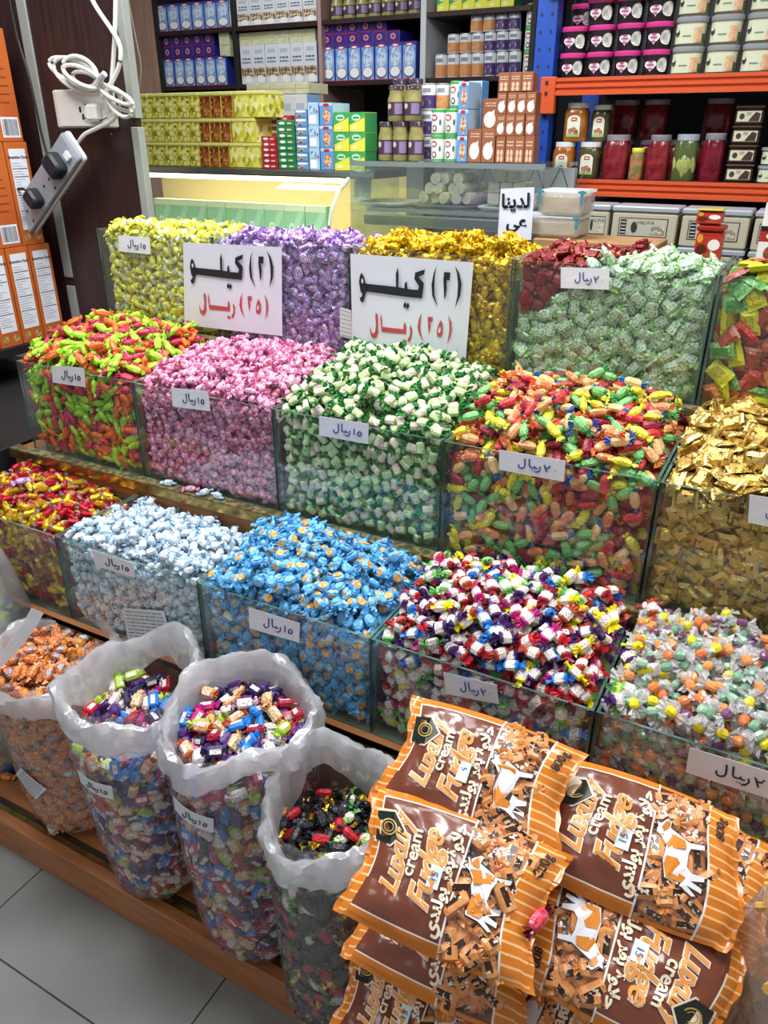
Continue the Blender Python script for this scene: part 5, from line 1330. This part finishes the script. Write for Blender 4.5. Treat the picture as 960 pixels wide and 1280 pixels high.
def _cl(m, w, h, y):
    m.front(w*.1, h*.18, w*.9, h*.72, y, C('chlabel', 'c8c4a8')); m.fdisc(w*.27, h*.45, w*.09, h*.16, y-.0005, C('haldot', '2f3a30')); m.poly([(w*.5, y-.0006, h*.2), (w*.86, y-.0006, h*.2), (w*.88, y-.0006, h*.6), (w*.72, y-.0006, h*.68), (w*.6, y-.0006, h*.45)], C('chblot', '3a2c28')); scribble(m, w*.42, h*.5, w*.58, h*.68, y-.0008, LINK, 2, 7)
choctub = boxtub(C('chocbody', '3c2a24', .3), C('choclid', '4c3a32', .3), _cl)
def _wl(m, w, h, y):
    m.front(w*.12, h*.2, w*.86, h*.70, y, C('framedk', '3a3a38')); m.front(w*.135, h*.225, w*.845, h*.675, y-.0005, C('wlabel', 'b4b4a4')); m.front(w*.15, h*.25, w*.24, h*.65, y-.001, C('factdk', '2c2c2c'))
    for k in range(4): m.front(w*.16, h*(.30+.09*k), w*.23, h*(.32+.09*k), y-.0015, LBL)
    m.fdisc(w*.36, h*.45, w*.05, h*.15, y-.001, C('haldot', '2f3a30')); m.front(w*.62, h*.26, w*.82, h*.5, y-.001, C('biscuit', '8a8470', h2='c8c0a8', scale=70, thr=(.45, .55)))
    add_text(m, "HALWA", lambda a, b: (w*.53+a, y-.001, h*.58+b), C('haldot', '2f3a30'), size=h*.13)
bigtub = boxtub(C('bigwhite', 'b8b49c', .35), C('biglid', '9aa4ac', .3), _wl)
def _rl(m, w, h, y):
    m.front(w*.03, h*.1, w*.97, h*.74, y, C('rlabel', 'b83424')); m.fdisc(w*.7, h*.5, w*.22, h*.15, y-.0005, LBL); m.fdisc(w*.28, h*.35, w*.2, h*.16, y-.0007, C('choco', '5a2416')); m.fdisc(w*.18, h*.66, w*.11, h*.12, y-.001, C('sunlogo', 'e09a2c')); m.fdisc(w*.62, h*.22, w*.28, h*.09, y-.0009, C('datebrown', 'a85030'))
redtub = boxtub(C('redtub', 'a82c20', .3), C('redlid', '9a2418', .3), _rl); yeltop = boxtub(C('redtub', 'a82c20', .3), C('yellid', 'b8ac50', .3), _rl)

# ------------------------------------------------------------------ back shelving, far wall
BS = empty('back_shelving', (-2.5, 4.1, 0), 'tall dark wall shelving with pale posts, packed with cartons and cans', 'shelving'); bi = (2.5, -4.1, 0)
def bs(n, a, mt): m = MB(); m.box(*a, mt, .001); m.build(n, BS, bi)
bs('back_panel', (-3.75, -1.2, 4.45, 4.48, 0, 2.98), mat('shelf_back_dark', '17161c', .7))
for x in (-3.70, -3.135, -1.40): bs('upright', (x, x+.025, 4.0, 4.44, 0, 2.98), DARK)
bs('upright', (-2.562, -2.54, 3.99, 4.44, 0, 2.98), mat('pinkish_post', 'a88a84', .5)); bs('upright', (-1.962, -1.932, 3.99, 4.44, 0, 2.98), mat('white_post', 'c8ccd0', .5))
ZS = {'lo': 1.895, 'hi': 2.175}
for x0, x1 in ((-3.674, -3.136), (-3.109, -2.563), (-2.539, -1.963), (-1.931, -1.401)):
    for z in (ZS['lo'], ZS['hi']): bs('shelf_board', (x0, x1, 3.995, 4.44, z-.022, z), DARKWOOD)
    bs('shelf_board', (x0, x1, 3.995, 4.44, 1.45, 1.47), DARKWOOD)
bs('side_panel', (-4.3, -3.701, 3.98, 4.0, 0, 2.98), mat('pinkish_wood_panel', 'b08c7c', .5, h2='a07c6c', scale=5, stretch=(10, 10, 1)))
Y4 = 4.02
goods('coconut_carton', coco, 'box', 'blue and white coconut carton', 'upper left shelf', Y4, 196, 288, 36, 2, 6, 1, ZS['hi'], d=.1)
goods('coconut_carton', coco, 'box', 'blue and white coconut carton', 'lower left shelf', Y4, 207, 285, 106, 71, 6, 1, ZS['lo'], d=.1)
goods('coconut_pack', cocoend, 'box', 'small dark blue coconut pack', 'on the lower left shelf', Y4+.01, 203, 268, 69, 43, 5, 2, atY(235, 71, Y4)[2]+.001, d=.15)
goods('pale_carton', creamend, 'box', 'cream carton', 'at the end of the lower left shelf', Y4, 274, 287, 56, 40, 1, 1, atY(280, 71, Y4)[2]+.001, d=.1)
goods('pale_blue_carton', pale, 'box', 'pale blue carton', 'right end of the upper left shelf', Y4, 286, 296, 36, -12, 1, 1, ZS['hi'], d=.1)
goods('spice_carton', spice, 'box', 'white and brown carton', 'upper shelf, second bay', Y4, 297, 396, 33, -8, 6, 1, ZS['hi'], d=.1)
goods('spice_carton', spice, 'box', 'white and brown carton', 'lower shelf, second bay', Y4, 302, 397, 98, 54, 6, 1, ZS['lo'], d=.1)
goods('pale_carton', creamend, 'box', 'cream carton end', 'over the brown and white cartons', Y4+.01, 299, 394, 52, 38, 6, 1, atY(350, 54, Y4)[2]+.001, d=.15)
goods('tahini_jar', jar, 'jar', 'dark-lidded tahini jar', 'top shelf, third bay', Y4, 410, 524, 20, -12, 7, 1, ZS['hi'], gap=.006)
goods('coconut_carton', coco, 'box', 'blue and white coconut carton', 'third bay', Y4, 403, 520, 92, 54, 7, 1, ZS['lo'], d=.1)
goods('coconut_pack', cocoend, 'box', 'small dark blue coconut pack', 'over the cartons, third bay', Y4+.01, 400, 500, 53, 26, 6, 2, atY(460, 54, Y4)[2]+.001, d=.15, skip=((5, 1),))
goods('green_pack', greeny, 'box', 'green and yellow carton', 'top shelf, fourth bay', Y4, 546, 642, 8, -12, 6, 1, ZS['hi'], d=.1)
zc = ZS['lo']
for k, (x0, x1, n, yb, yt) in enumerate(((541, 648, 7, 88, 65), (556, 648, 6, 64, 40), (585, 648, 4, 39, 13))):
    zt_ = atY(600, yt, Y4)[2]; nl = n-3 if n > 4 else 2; xm = x0+(x1-x0)*nl/n; tn = ('bottom', 'middle', 'top')[k]
    goods('soup_can', cano, 'can', 'orange-banded white can', f'{tn} row, fourth bay', Y4, x0, xm, yb, yt, nl, 1, zc, gap=.004, ztop=zt_); goods('soup_can', canp, 'can', 'purple-banded white can', f'{tn} row, fourth bay', Y4, xm, x1, yb, yt, n-nl, 1, zc, gap=.004, ztop=zt_); zc = zt_+.001
goods('bean_can', cang, 'can', 'white and green bean can', 'column beside the blue rack post', Y4-.01, 651, 667, 84, 4, 1, 3, ZS['lo'], gap=.003)

# ------------------------------------------------------------------ glass counters
CASE = mat('counter_cream', 'd8c898', .4); WARM = mat('warm_lining', 'f0dca0', .5)
c1 = empty('lit_display_counter', (-2.1, 2.8, 0), 'lit glass display counter behind the yellow sweets, warm inside', 'counter'); k1 = (2.1, -2.8, 0)
def cb(n, a, mt, bev=0): m = MB(); m.box(*a, mt, bev); m.build(n, c1, k1)
cb('base_cabinet', (-2.95, -1.52, 2.42, 3.15, 0, 1.22), CASE, .004); cb('back_lining', (-2.95, -1.55, 3.12, 3.15, 1.221, 1.49), WARM); cb('deck', (-2.95, -1.55, 2.46, 3.115, 1.221, 1.232), mat('white_deck', 'ecece4', .3))
cb('top_slab', (-2.95, -1.45, 2.60, 3.15, 1.500, 1.524), mat('dark_steel_edge', '6a6a5c', .25, .8), .002); cb('top_trim', (-2.95, -1.45, 2.594, 2.599, 1.505, 1.522), STEEL)
gp = [(2.598, 1.50), (2.53, 1.465), (2.475, 1.40), (2.45, 1.32), (2.44, 1.225)]
m = MB(); vs = []
for x in (-2.95, -1.56):
    for y, z in gp: vs.append((x, y, z))
m.add(vs, [(i, i+5, i+6, i+1) for i in range(4)], film('counter_glass', .95, .04, .02, 'fbfdfa', 0, gloss=.1)); m.build('curved_glass', c1, k1, smooth=True)
m = MB(); m.poly([(-1.555, y, z) for y, z in gp]+[(-1.555, 3.1, 1.225), (-1.555, 3.1, 1.50)], film('counter_glass', 1, .03, .02)); m.build('end_glass', c1, k1)
m = MB(); m.tube([(-1.556, y, z) for y, z in gp], .008, mat('glass_edge_pale', 'c8d2b8', .2), 6); m.build('glass_edge', c1, k1)
m = MB(); m.tube([(-2.9, 2.66, 1.488), (-1.62, 2.66, 1.488)], .008, mat('led_tube', 'fff2cc', .5, emit=9), 8); m.build('light_tube', c1, k1)
l1 = area('counter_led', (-2.25, 2.7, 1.478), (1.2, .05), 5, (1, .90, .62)); l1.rotation_euler = (math.radians(20), 0, 0)
@carton(C('sweetgreen', '8cc89c'), C('sweetgreen2', '78b488'))
def sweetbox(m, w, h, d, y):
    m.front(0, h*.86, w, h, y, C('sgtop', 'd8e6c0')); m.poly([(0, y-.0003, h*.1), (w*.7, y-.0003, h*.85), (w, y-.0003, h*.85), (w*.3, y-.0003, h*.05)], C('sgpale', 'a8d8b0')); m.fdisc(w*.35, h*.4, w*.15, h*.2, y-.0006, C('sgmark', 'd8ece0')); m.fdisc(w*.35, h*.4, w*.1, h*.14, y-.001, C('sweetgreen', '8cc89c'))
goods('green_sweet_box', sweetbox, 'box', 'pale green sweet box', 'inside the lit counter', 2.66, 196, 408, 285, 253, 9, 1, 1.2325, d=.035)
# goods on the lit counter
zt1 = 1.5245
z3 = [zt1, atY(250, 178, 2.66)[2], atY(250, 148, 2.66)[2], atY(250, 115, 2.66)[2]]
for k in range(3):
    zz, zh = z3[k]+.0005*k, z3[k+1]; tn = ('bottom', 'middle', 'top')[k]; yb, yt = (207, 178, 150)[k], (178, 148, 115)[k]
    goods('olive_pack', ypack, 'box', 'yellow speckled pack', f'{tn} tier on the lit counter', 2.66, 172, (250, 250, 250)[k], yb, yt, 5, 1, zz, d=.12, ztop=zh)
    goods('brown_pack', bpack, 'box', 'brown speckled pack', f'{tn} tier on the lit counter', 2.66, 251, (287, 290, 292)[k], yb, yt, 3, 1, zz, d=.12, ztop=zh)
    goods('large_olive_pack', bigpack, 'box', 'yellow pack with large olives', f'{tn} tier on the lit counter', 2.66, (288, 291, 293)[k], (327, 320, 333)[k], yb, yt, 2, 1, zz, d=.12, ztop=zh)
Yc = 2.63
goods('tea_box', teared, 'box', 'flat red box', 'of the front red stack', Yc, 328, 347, 207, 170, 1, 6, zt1, d=.1)
goods('tea_box', teared, 'box', 'flat red box', 'of the rear red stack', Yc+.14, 334, 366, 206, 144, 1, 8, zt1, d=.1)
goods('tea_box', teagreen, 'box', 'flat green box', 'of the green stack', Yc, 348, 370, 207, 150, 1, 8, zt1, d=.1)
goods('mini_box', mini, 'box', 'small blue box', 'of the slim blue stack', Yc, 371, 386, 207, 136, 1, 7, zt1, d=.08)
goods('pale_blue_box', pale, 'box', 'pale blue box', 'stacked beside the nut boxes', Yc, 387, 400, 207, 128, 1, 3, zt1, d=.12)
goods('nut_box', nuts, 'box', 'blue nut-picture box', 'on the lit counter', Yc, 401, 417, 207, 128, 1, 3, zt1, d=.12)
goods('pasta_box', greeny, 'box', 'green-yellow box', 'right end of the counter', Yc, 418, 456, 207, 140, 2, 3, zt1, d=.09)
goods('spice_carton', spice, 'box', 'white and brown carton', 'behind the red boxes', 3.0, 334, 385, 160, 118, 3, 1, zt1, d=.1)
goods('pale_carton', creamend, 'box', 'cream carton end', 'behind the yellow packs', 3.01, 308, 386, 117, 104, 5, 1, atY(350, 118, 3.0)[2]+.002, d=.15)
# unlit glass counter
c2 = empty('glass_counter', (-1.1, 2.8, 0), 'unlit glass counter with a steel rail and trays of pale sweets', 'counter'); k2 = (1.1, -2.8, 0)
def cb2(n, a, mt, bev=0): m = MB(); m.box(*a, mt, bev); m.build(n, c2, k2)
GL2 = film('counter_glass2', .94, .04, .03, 'f4faf8', 0, gloss=.14)
cb2('base_cabinet', (-1.50, -.80, 2.50, 2.88, 0, 1.18), mat('beige_cabinet', 'b9a98c', .5), .004); cb2('top_glass', (-1.50, -.80, 2.52, 2.88, 1.548, 1.560), GL2); cb2('top_edge', (-1.50, -.80, 2.514, 2.519, 1.546, 1.562), mat('pale_edge', '9aa8a4', .2, .5))
cb2('front_glass', (-1.49, -.80, 2.50, 2.506, 1.19, 1.545), GL2); cb2('end_glass', (-1.497, -1.491, 2.507, 2.87, 1.185, 1.545), GL2)
cb2('tray_shelf', (-1.46, -.80, 2.56, 2.84, 1.398, 1.41), mat('glass_shelf', '8a9494', .15, .2)); cb2('steel_rail', (-1.46, -.80, 2.535, 2.555, 1.355, 1.392), STEEL, .004)
cb2('back_wall', (-1.45, -.80, 2.85, 2.88, 1.19, 1.54), mat('grey_tiled_back', 'aeb2b6', .35)); cb2('post', (-1.36, -1.33, 2.815, 2.846, 1.19, 1.54), DARK)
m = MB()
for i in range(6):
    x = -1.30+i*.09; m.add([(x, 2.848, 1.36), (x+.004, 2.848, 1.36), (x+.09, 2.848, 1.54), (x+.086, 2.848, 1.54)], [(0, 1, 2, 3)], C('groutline', '6a6e74')); m.add([(x+.086, 2.848, 1.36), (x+.09, 2.848, 1.36), (x+.004, 2.848, 1.54), (x, 2.848, 1.54)], [(0, 1, 2, 3)], C('groutline', '6a6e74'))
m.build('tile_pattern', c2, k2)
def tray(x0, x1, y0, y1, z, mt, lab):
    m = MB(); cx, cy = (x0+x1)/2, (y0+y1)/2; m.lathe([(.86, z), (.9, z+.003), (1.0, z+.012), (1.0, z+.014), (.88, z+.005), (.3, z+.004)], mt, 28, (0, 0), sq=3); m.v = [(cx+v[0]*(x1-x0)/2, cy+v[1]*(y1-y0)/2, v[2]) for v in m.v]; return tag(m.build('tray', smooth=True), lab, 'tray')
WT = mat('white_tray', 'e2e4e2', .3); za = 1.4105
P_ = lambda x, y, Y=2.7: atY(x, y, Y)[0]
tray(P_(462, 255), P_(520, 255), 2.58, 2.80, za, WT, 'nearly empty white tray at the left of the unlit counter'); tray(P_(522, 258), P_(603, 258), 2.60, 2.845, za, mat('grey_tray', '8a9090', .3), 'grey tray under the heap of pale rolls'); tray(P_(604, 258), P_(668, 258), 2.60, 2.845, za, WT, 'white tray under the stacked pale blocks')
m = MB(); m.lathe([(.006, -.078), (.017, -.088), (.0195, -.083), (.0185, 0), (.0195, .085), (.0175, .09)], mat('pale_roll', 'c8c0ae', .7, h2='a8a08c', scale=40, bump=.5, bscale=40), 14); rme = m.mesh('pale_roll', True)
x0r, x1r = P_(530, 250), P_(598, 250); ri = 0
for row, n in enumerate((5, 4, 3)):
    for i in range(n):
        x = (x0r+x1r)/2+(i-(n-1)/2)*.041; o = link_mesh('pale_roll', rme, None, (x, 2.735+.01*math.sin(ri*2), za+.014+.019+row*.031)); o.rotation_euler = (math.pi/2, 0, .08*math.sin(ri*3)); ri += 1
        tag(o, f"pale rolled sweet, {ORD[i]} from the left in the {('bottom', 'second', 'third', 'top')[row]} layer", 'sweet', 'pale rolled sweets heaped on the grey tray')
m = MB(); m.box(-.021, .021, -.05, .05, 0, .036, mat('pale_block', 'bdb8a4', .7, h2='a8a390', scale=30, bump=.3, bscale=50), .004); bme = m.mesh('pale_block')
for row, n in enumerate((4, 3, 2)):
    for i in range(n):
        o = link_mesh('pale_block', bme, None, (P_(616, 250)+.045*i+(.022 if row > 1 else 0), 2.75, za+.015+row*.0365)); tag(o, f"pale sweet block, {ORD[i]} from the left in the {('bottom', 'second', 'third', 'top')[row]} layer", 'sweet', 'pale blocks stacked on the white tray')
m = MB(); m.lathe([(.028, 0), (.03, .004), (.034, .1), (.03, .104)], mat('frosted_cup', 'c8d8c8', .3), 18); o = m.build('frosted_cup', None, (P_(463, 230)-.01, 2.66, 1.4105+.0145), smooth=True); tag(o, 'frosted pale cup at the left end of the unlit counter', 'cup')
# goods on the unlit counter
zt2 = 1.5605; Yd = 2.62
goods('tahini_jar', jar, 'jar', 'dark-lidded tahini jar', 'front row on the unlit counter', Yd, 469, 525, 192, 152, 3, 1, zt2, gap=.004)
zj = atY(500, 152, Yd)[2]
goods('tahini_jar', jar, 'jar', 'dark-lidded tahini jar', 'stacked on the front jars', Yd+.005, 480, 521, 150, 106, 2, 1, zj+.001, gap=.004)
goods('tahini_jar', jar, 'jar', 'dark-lidded tahini jar', 'stacked behind, unlit counter', Yd+.10, 485, 524, 190, 98, 2, 2, zt2, gap=.006)
goods('soup_can', canp, 'can', 'purple-banded white can', 'left column behind the bean cans', Yd+.09, 522, 540, 190, 104, 1, 3, zt2, gap=.003)
goods('soup_can', cano, 'can', 'orange-banded white can', 'right column behind the bean cans', Yd+.09, 540, 556, 190, 104, 1, 3, zt2, gap=.003)
goods('bean_can', cang, 'can', 'white and green bean can', 'on the unlit counter', Yd, 535, 569, 192, 136, 2, 2, zt2, gap=.002)
goods('bean_can', cang, 'can', 'white and green bean can', 'stacked behind the others', Yd+.09, 557, 573, 190, 101, 1, 3, zt2, gap=.002)
goods('nut_box', nuts, 'box', 'blue nut-picture box', 'on the unlit counter', Yd, 570, 583, 192, 102, 1, 3, zt2, d=.10)
goods('pale_blue_box', pale, 'box', 'pale blue box', 'behind the nut boxes', Yd+.11, 582, 599, 191, 101, 1, 3, zt2, d=.06)
goods('cream_carton', whip, 'carton', 'brown cream carton', 'left group, unlit counter', Yd, 584, 618, 192, 161, 2, 1, zt2, d=.05)
goods('cream_carton', whip, 'carton', 'brown cream carton', 'behind the left group', Yd+.07, 600, 620, 190, 123, 1, 2, zt2, d=.05)
goods('cream_carton', whipb, 'carton', 'brown cream carton', 'bottom tier, right group', Yd, 619, 667, 192, 170, 4, 1, zt2, d=.05)
zz = atY(643, 170, Yd)[2]; goods('cream_carton', whip, 'carton', 'brown cream carton', 'right group over the bottom tier', Yd, 619, 667, 169, 115, 4, 2, zz, d=.05)
zz = atY(643, 115, Yd)[2]; goods('cream_carton', whipb, 'carton', 'brown cream carton', 'topmost row, right group', Yd, 622, 666, 114, 90, 3, 1, zz+.001, d=.05)

# ------------------------------------------------------------------ blue and orange rack
rk = empty('storage_rack', (-.5, 3.1, 0), 'storage rack with a perforated blue post and orange beams', 'rack'); ki = (.5, -3.1, 0)
def rb_(n, a, mt, bev=0): m = MB(); m.box(*a, mt, bev); return m.build(n, rk, ki)
rb_('blue_post', (-.995, -.925, 2.90, 2.96, 0, 2.98), BLUEPAINT, .003); rb_('blue_post', (-.995, -.925, 3.54, 3.60, 0, 2.98), BLUEPAINT, .003)
for z in (1.3, 1.9, 2.5): rb_('cross_brace', (-.975, -.955, 2.961, 3.539, z, z+.03), BLUEPAINT)
m = MB()
for k in range(34):
    z = 1.20+k*.05
    for x in (-.978, -.942): m.fdisc(x, z, .0045, .006, 2.8992, DARK, 8)
m.build('post_holes', rk, ki)['kind'] = 'stuff'
def beam(z0, z1, nm):
    m = MB(); h = z1-z0; pr = [(0, 0), (-.012, .0), (-.012, .22), (-.004, .30), (-.004, .36), (-.012, .44), (-.012, .58), (-.004, .66), (-.004, .72), (-.012, .80), (-.012, 1), (.0, 1)]
    vs = []; x0, x1 = -.905, .75
    for x in (x0, x1):
        for dy, t in pr: vs.append((x, 2.90+dy-.012, z0+t*h))
    n = len(pr); m.add(vs, [(i, i+n, i+1+n, i+1) for i in range(n-1)]+[(n-1, 2*n-1, n, 0)], ORANGEPAINT); m.build('orange_beam', rk, ki)
    p = MB(); p.box(-.955, -.903, 2.872, 2.899, z0-.055 if nm else z0-.002, z1+.004, ORANGEPAINT, .002); p.box(-.938, -.928, 2.8705, 2.8719, z0+.0, z0+.012, DARK); p.box(-.938, -.928, 2.8705, 2.8719, z1-.02, z1-.008, DARK); p.build('beam_bracket', rk, ki)
beam(1.762, 1.814, True); beam(1.452, 1.505, False); beam(2.05, 2.10, False)
for z in (1.812, 1.503): rb_('deck_board', (-.92, .75, 2.892, 3.55, z-.012, z), mat('grey_deck', '4c4a4c', .6))
rb_('lower_board', (-.92, .75, 2.95, 3.55, 1.395, 1.41), mat('grey_deck', '4c4a4c', .6)); rb_('rear_sheet', (-.92, .75, 3.56, 3.57, 0, 2.98), mat('rack_back', '2a262a', .7))
Yr = 2.915
goods('black_tub', pinktub, 'tub', 'pink-lidded black tub', 'front of the upper shelf', Yr, 694, 832, 96, 42, 4, 2, 1.8125, gap=.004, ztop=1.8125+.152)
goods('black_tub', pinktub, 'tub', 'pink-lidded black tub', 'upper stacks', Yr+.005, 727, 838, 42, -12, 3, 2, 1.8125+.1525, gap=.004, ztop=1.8125+.305)
goods('black_tub', pinktub, 'tub', 'pink-lidded black tub', 'rear stack beside the blue post', Yr+.12, 704, 732, 96, 0, 1, 4, 1.8125, gap=.004, ztop=1.8125+.305)
goods('pale_tub', greytub, 'tub', 'grey-lidded pale tub', 'right of the black tubs', Yr, 833, 965, 92, -2, 3, 3, 1.8125, gap=.005, ztop=1.8125+.24)
goods('pale_tub', greytub, 'tub', 'grey-lidded pale tub', 'top of the right-hand stacks', Yr+.006, 838, 930, 92, -2, 2, 1, 1.8125+.2405, gap=.005, ztop=1.8125+.322)
zl = 1.5035
zja = zl+.117
goods('jam_jar', jam, 'jar', 'orange jam jar with a white lid', 'lower rack shelf', Yr, 685, 714, 222, 173, 1, 1, zl, gap=.004, ztop=zja)
goods('jam_jar', jamd, 'jar', 'dark jam jar with a white lid', 'lower rack shelf', Yr, 716, 746, 222, 173, 1, 1, zl, gap=.004, ztop=zja)
goods('jam_jar', jam, 'jar', 'orange jam jar with a white lid', 'stacked on the others', Yr+.008, 700, 731, 172, 122, 1, 1, zja+.001, gap=.004, ztop=zja+.122)
goods('jam_jar', jamd, 'jar', 'dark jam jar with a white lid', 'stacked right of the orange one', Yr+.04, 733, 760, 172, 126, 1, 1, zja+.001, gap=.004, ztop=zja+.115)
goods('pickle_jar', redj, 'jar', 'dark red pickle jar', 'third jar of the lower rack shelf', Yr, 747, 781, 222, 165, 1, 1, zl, gap=.003, ztop=zl+.14)
goods('olive_jar', ollj, 'jar', 'small mixed pickle jar with a yellow lid', 'lower rack shelf', Yr, 782, 801, 222, 182, 1, 1, zl, gap=.003, ztop=zl+.1)
goods('pickle_jar', redj, 'jar', 'dark red pickle jar', 'right of the yellow-lidded jar', Yr, 802, 832, 222, 165, 1, 1, zl, gap=.003, ztop=zl+.14)
goods('pepper_jar', pickle, 'jar', 'jar of whole green peppers', 'lower rack shelf', Yr, 834, 867, 223, 165, 1, 1, zl, gap=.003, ztop=zl+.142)
goods('beet_jar', crimj, 'jar', 'tall crimson jar', 'right of the pepper jar', Yr, 869, 900, 224, 164, 1, 1, zl, gap=.003, ztop=zl+.145)
goods('pickle_jar', redj, 'jar', 'dark red pickle jar', 'rear row, upper rack gap', Yr+.16, 752, 905, 210, 118, 4, 2, zl, gap=.008, ztop=zl+.25, skip=((2, 1),))
goods('chocolate_tub', choctub, 'tub', 'dark brown rectangular tub', 'stack on the lower rack shelf', Yr, 903, 940, 224, 132, 1, 4, zl, d=.09, ztop=zl+.222)
goods('pale_tub', whitetub, 'tub', 'pale round-cornered tub', 'right end of the lower rack shelf', Yr, 942, 985, 226, 180, 1, 2, zl, gap=.004, ztop=zl+.105)
# low table in front of the rack
tb = empty('low_table', (-.1, 2.6, 0), 'dark low table below the rack holding large white tubs', 'table'); ti = (.1, -2.6, 0)
for n, a in (('table_top', (-.79, .85, 2.25, 2.86, 1.185, 1.21)), ('leg', (-.78, -.73, 2.27, 2.32, 0, 1.184)), ('leg', (.79, .84, 2.27, 2.32, 0, 1.184)), ('leg', (-.78, -.73, 2.79, 2.84, 0, 1.184)), ('leg', (.79, .84, 2.79, 2.84, 0, 1.184))):
    m = MB(); m.box(*a, DARKWOOD, .002); m.build(n, tb, ti)
zt3 = 1.2105; Yt = 2.68
h2_ = atY(800, 258, Yt)[2]
goods('large_tub', bigtub, 'tub', 'large white rectangular tub', 'narrow stack on the low table', Yt, 722, 756, 320, 257, 1, 2, zt3, d=.13, ztop=h2_)
goods('large_tub', bigtub, 'tub', 'large white rectangular tub', 'wide stack on the low table', Yt, 758, 841, 320, 258, 1, 2, zt3, d=.13, ztop=h2_)
goods('large_tub', bigtub, 'tub', 'large white rectangular tub', 'stack behind the red tubs', Yt, 843, 930, 322, 260, 1, 2, zt3, d=.13, ztop=h2_)
goods('large_tub', bigtub, 'tub', 'large white rectangular tub', 'rightmost stack on the low table', Yt, 933, 1000, 322, 262, 1, 2, zt3, d=.13, ztop=h2_)
Yv = 2.45; zr1 = atY(880, 282, Yv)[2]
goods('red_tub', redtub, 'tub', 'small red date tub', 'stack in front of the white tubs', Yv, 865, 901, 318, 282, 1, 2, zt3, d=.07, ztop=zr1)
goods('red_tub', yeltop, 'tub', 'small red tub with a yellow lid', 'topmost of the date tubs', Yv, 867, 902, 281, 261, 1, 1, zr1+.001, d=.07)
@carton(C('chocred', 'b02c24'), C('chocblue', '5a7ab8'))
def datebox(m, w, h, d, y): m.front(0, h*.1, w, h*.7, y, LBL); m.fdisc(w*.55, h*.4, w*.35, h*.24, y-.0005, C('datephoto', '6a2c1c', h2='a8603c', scale=60)); m.front(0, 0, w, h*.1, y-.0004, C('darkband', '1c1c1c')); m.fdisc(w*.4, h*.85, w*.2, h*.09, y-.0005, WHITE)
goods('date_box', datebox, 'box', 'red and white date box', 'at the right edge by the rack', Yv, 944, 985, 320, 238, 1, 3, zt3, d=.08)
m = MB(); m.box(-.03, .03, 0, .05, 0, .012, C('bluecard', 'b4c4d8'), .002); m.front(-.015, .002, .012, .010, -.0006, RLOGO); o = m.build('blue_packet', None, tuple(atY(925, 300, 2.47)*[1, 1, 0]+[0, 0, zt3+.06])); 
m = MB(); m.box(-.06, .06, -.0, .06, 0, .058, C('redpacket', '9a2420'), .003); ro = m.build('red_packet', None, (o.location[0], 2.47, zt3)); tag(ro, 'flat dark red box under the pale blue packet', 'box'); o.location = (ro.location[0], 2.475, zt3+.0585); tag(o, 'pale blue packet lying beside the date tubs', 'packet')
# wrapped blocks with teal tape
WB_ = mat('wrapped_block', 'b8a888', .25, h2='c8bca0', scale=12, bump=.3, bscale=20); TEAL = mat('teal_tape', '3f8a94', .3); WRAPF = film('cling_wrap', .7, .25, .1, 'ffffff', .8, 30, .25)
Yk = 2.32
def block(x0, x1, yb, yt, z0, zt_, lab, dy=0):
    a, b = atY(x0, yb, Yk), atY(x1, yb, Yk); root = empty('wrapped_block', ((a[0]+b[0])/2, Yk+dy, z0), lab, 'tub'); w = (b[0]-a[0])/2; h = zt_-z0
    m = MB(); m.box(-w+.006, w-.006, .004, .12, 0, h*.86, WB_, .01); m.build('contents', root); m = MB(); m.box(-w, w, 0, .126, 0.001, h*.88, WRAPF, .008); m.build('clear_box', root); m = MB(); m.box(-w-.004, w+.004, -.003, .13, h*.885, h, film('clear_lid', .4, .5, .2), .003); m.build('lid', root)
    m = MB(); 
    for s in (-1, 1): m.box(s*w*.93-.004, s*w*.93+.004, -.006, -.0035, h*.45, h*1.02, TEAL); m.box(s*w*.93-.012, s*w*.93+.012, -.007, -.0062, h*.9, h*1.0, TEAL)
    m.build('teal_clip', root)['kind'] = 'stuff'
zb1 = atY(680, 270, Yk)[2]
m = MB(); m.box(-.75, -.40, Yk-.02, Yk+.16, 1.2105, atY(680, 297, Yk)[2]-.001, mat('cardboard', 'a98257', .8), .003); tag(m.build('cardboard_box'), 'cardboard carton under the two clip-lid boxes, mostly hidden', 'box')
block(646, 722, 297, 268, atY(680, 297, Yk)[2], zb1, 'lower clear clip-lid box of tan sweet paste'); block(672, 728, 266, 238, zb1+.001, atY(700, 238, Yk)[2], 'upper clear clip-lid box of tan sweet paste')
# white sign behind them
q3 = [(626, 236), (668, 234), (664, 300), (622, 298)]; fn = quad_fn(q3, 2.30); o = sheet('paper_sign', fn, SPAPER, 'white paper sign with black Arabic words beside the clip-lid boxes', 'sign'); m = MB()
WQ = np.linalg.norm(np.array(fn(1, .5))-np.array(fn(0, .5))); HQ = np.linalg.norm(np.array(fn(.5, 1))-np.array(fn(.5, 0)))
add_text(m, "\uFE8E\uFEE8\uFEF3\uFEAA\uFEDF", lambda a, b: fn(.48+a/WQ, .74+b/HQ, .004), BLACKINK, size=.052, offset=.0018); add_text(m, "\uFEF2\uFECB", lambda a, b: fn(.55+a/WQ, .34+b/HQ, .004), BLACKINK, size=.05, offset=.0018); m.build('printed_lettering', o)['kind'] = 'stuff'
o = MB(); o.box(-.78, -.76, 2.31, 2.33, 1.2105, 1.30, DARK); tag(o.build('sign_foot'), 'small dark stand holding the white sign upright', 'stand')
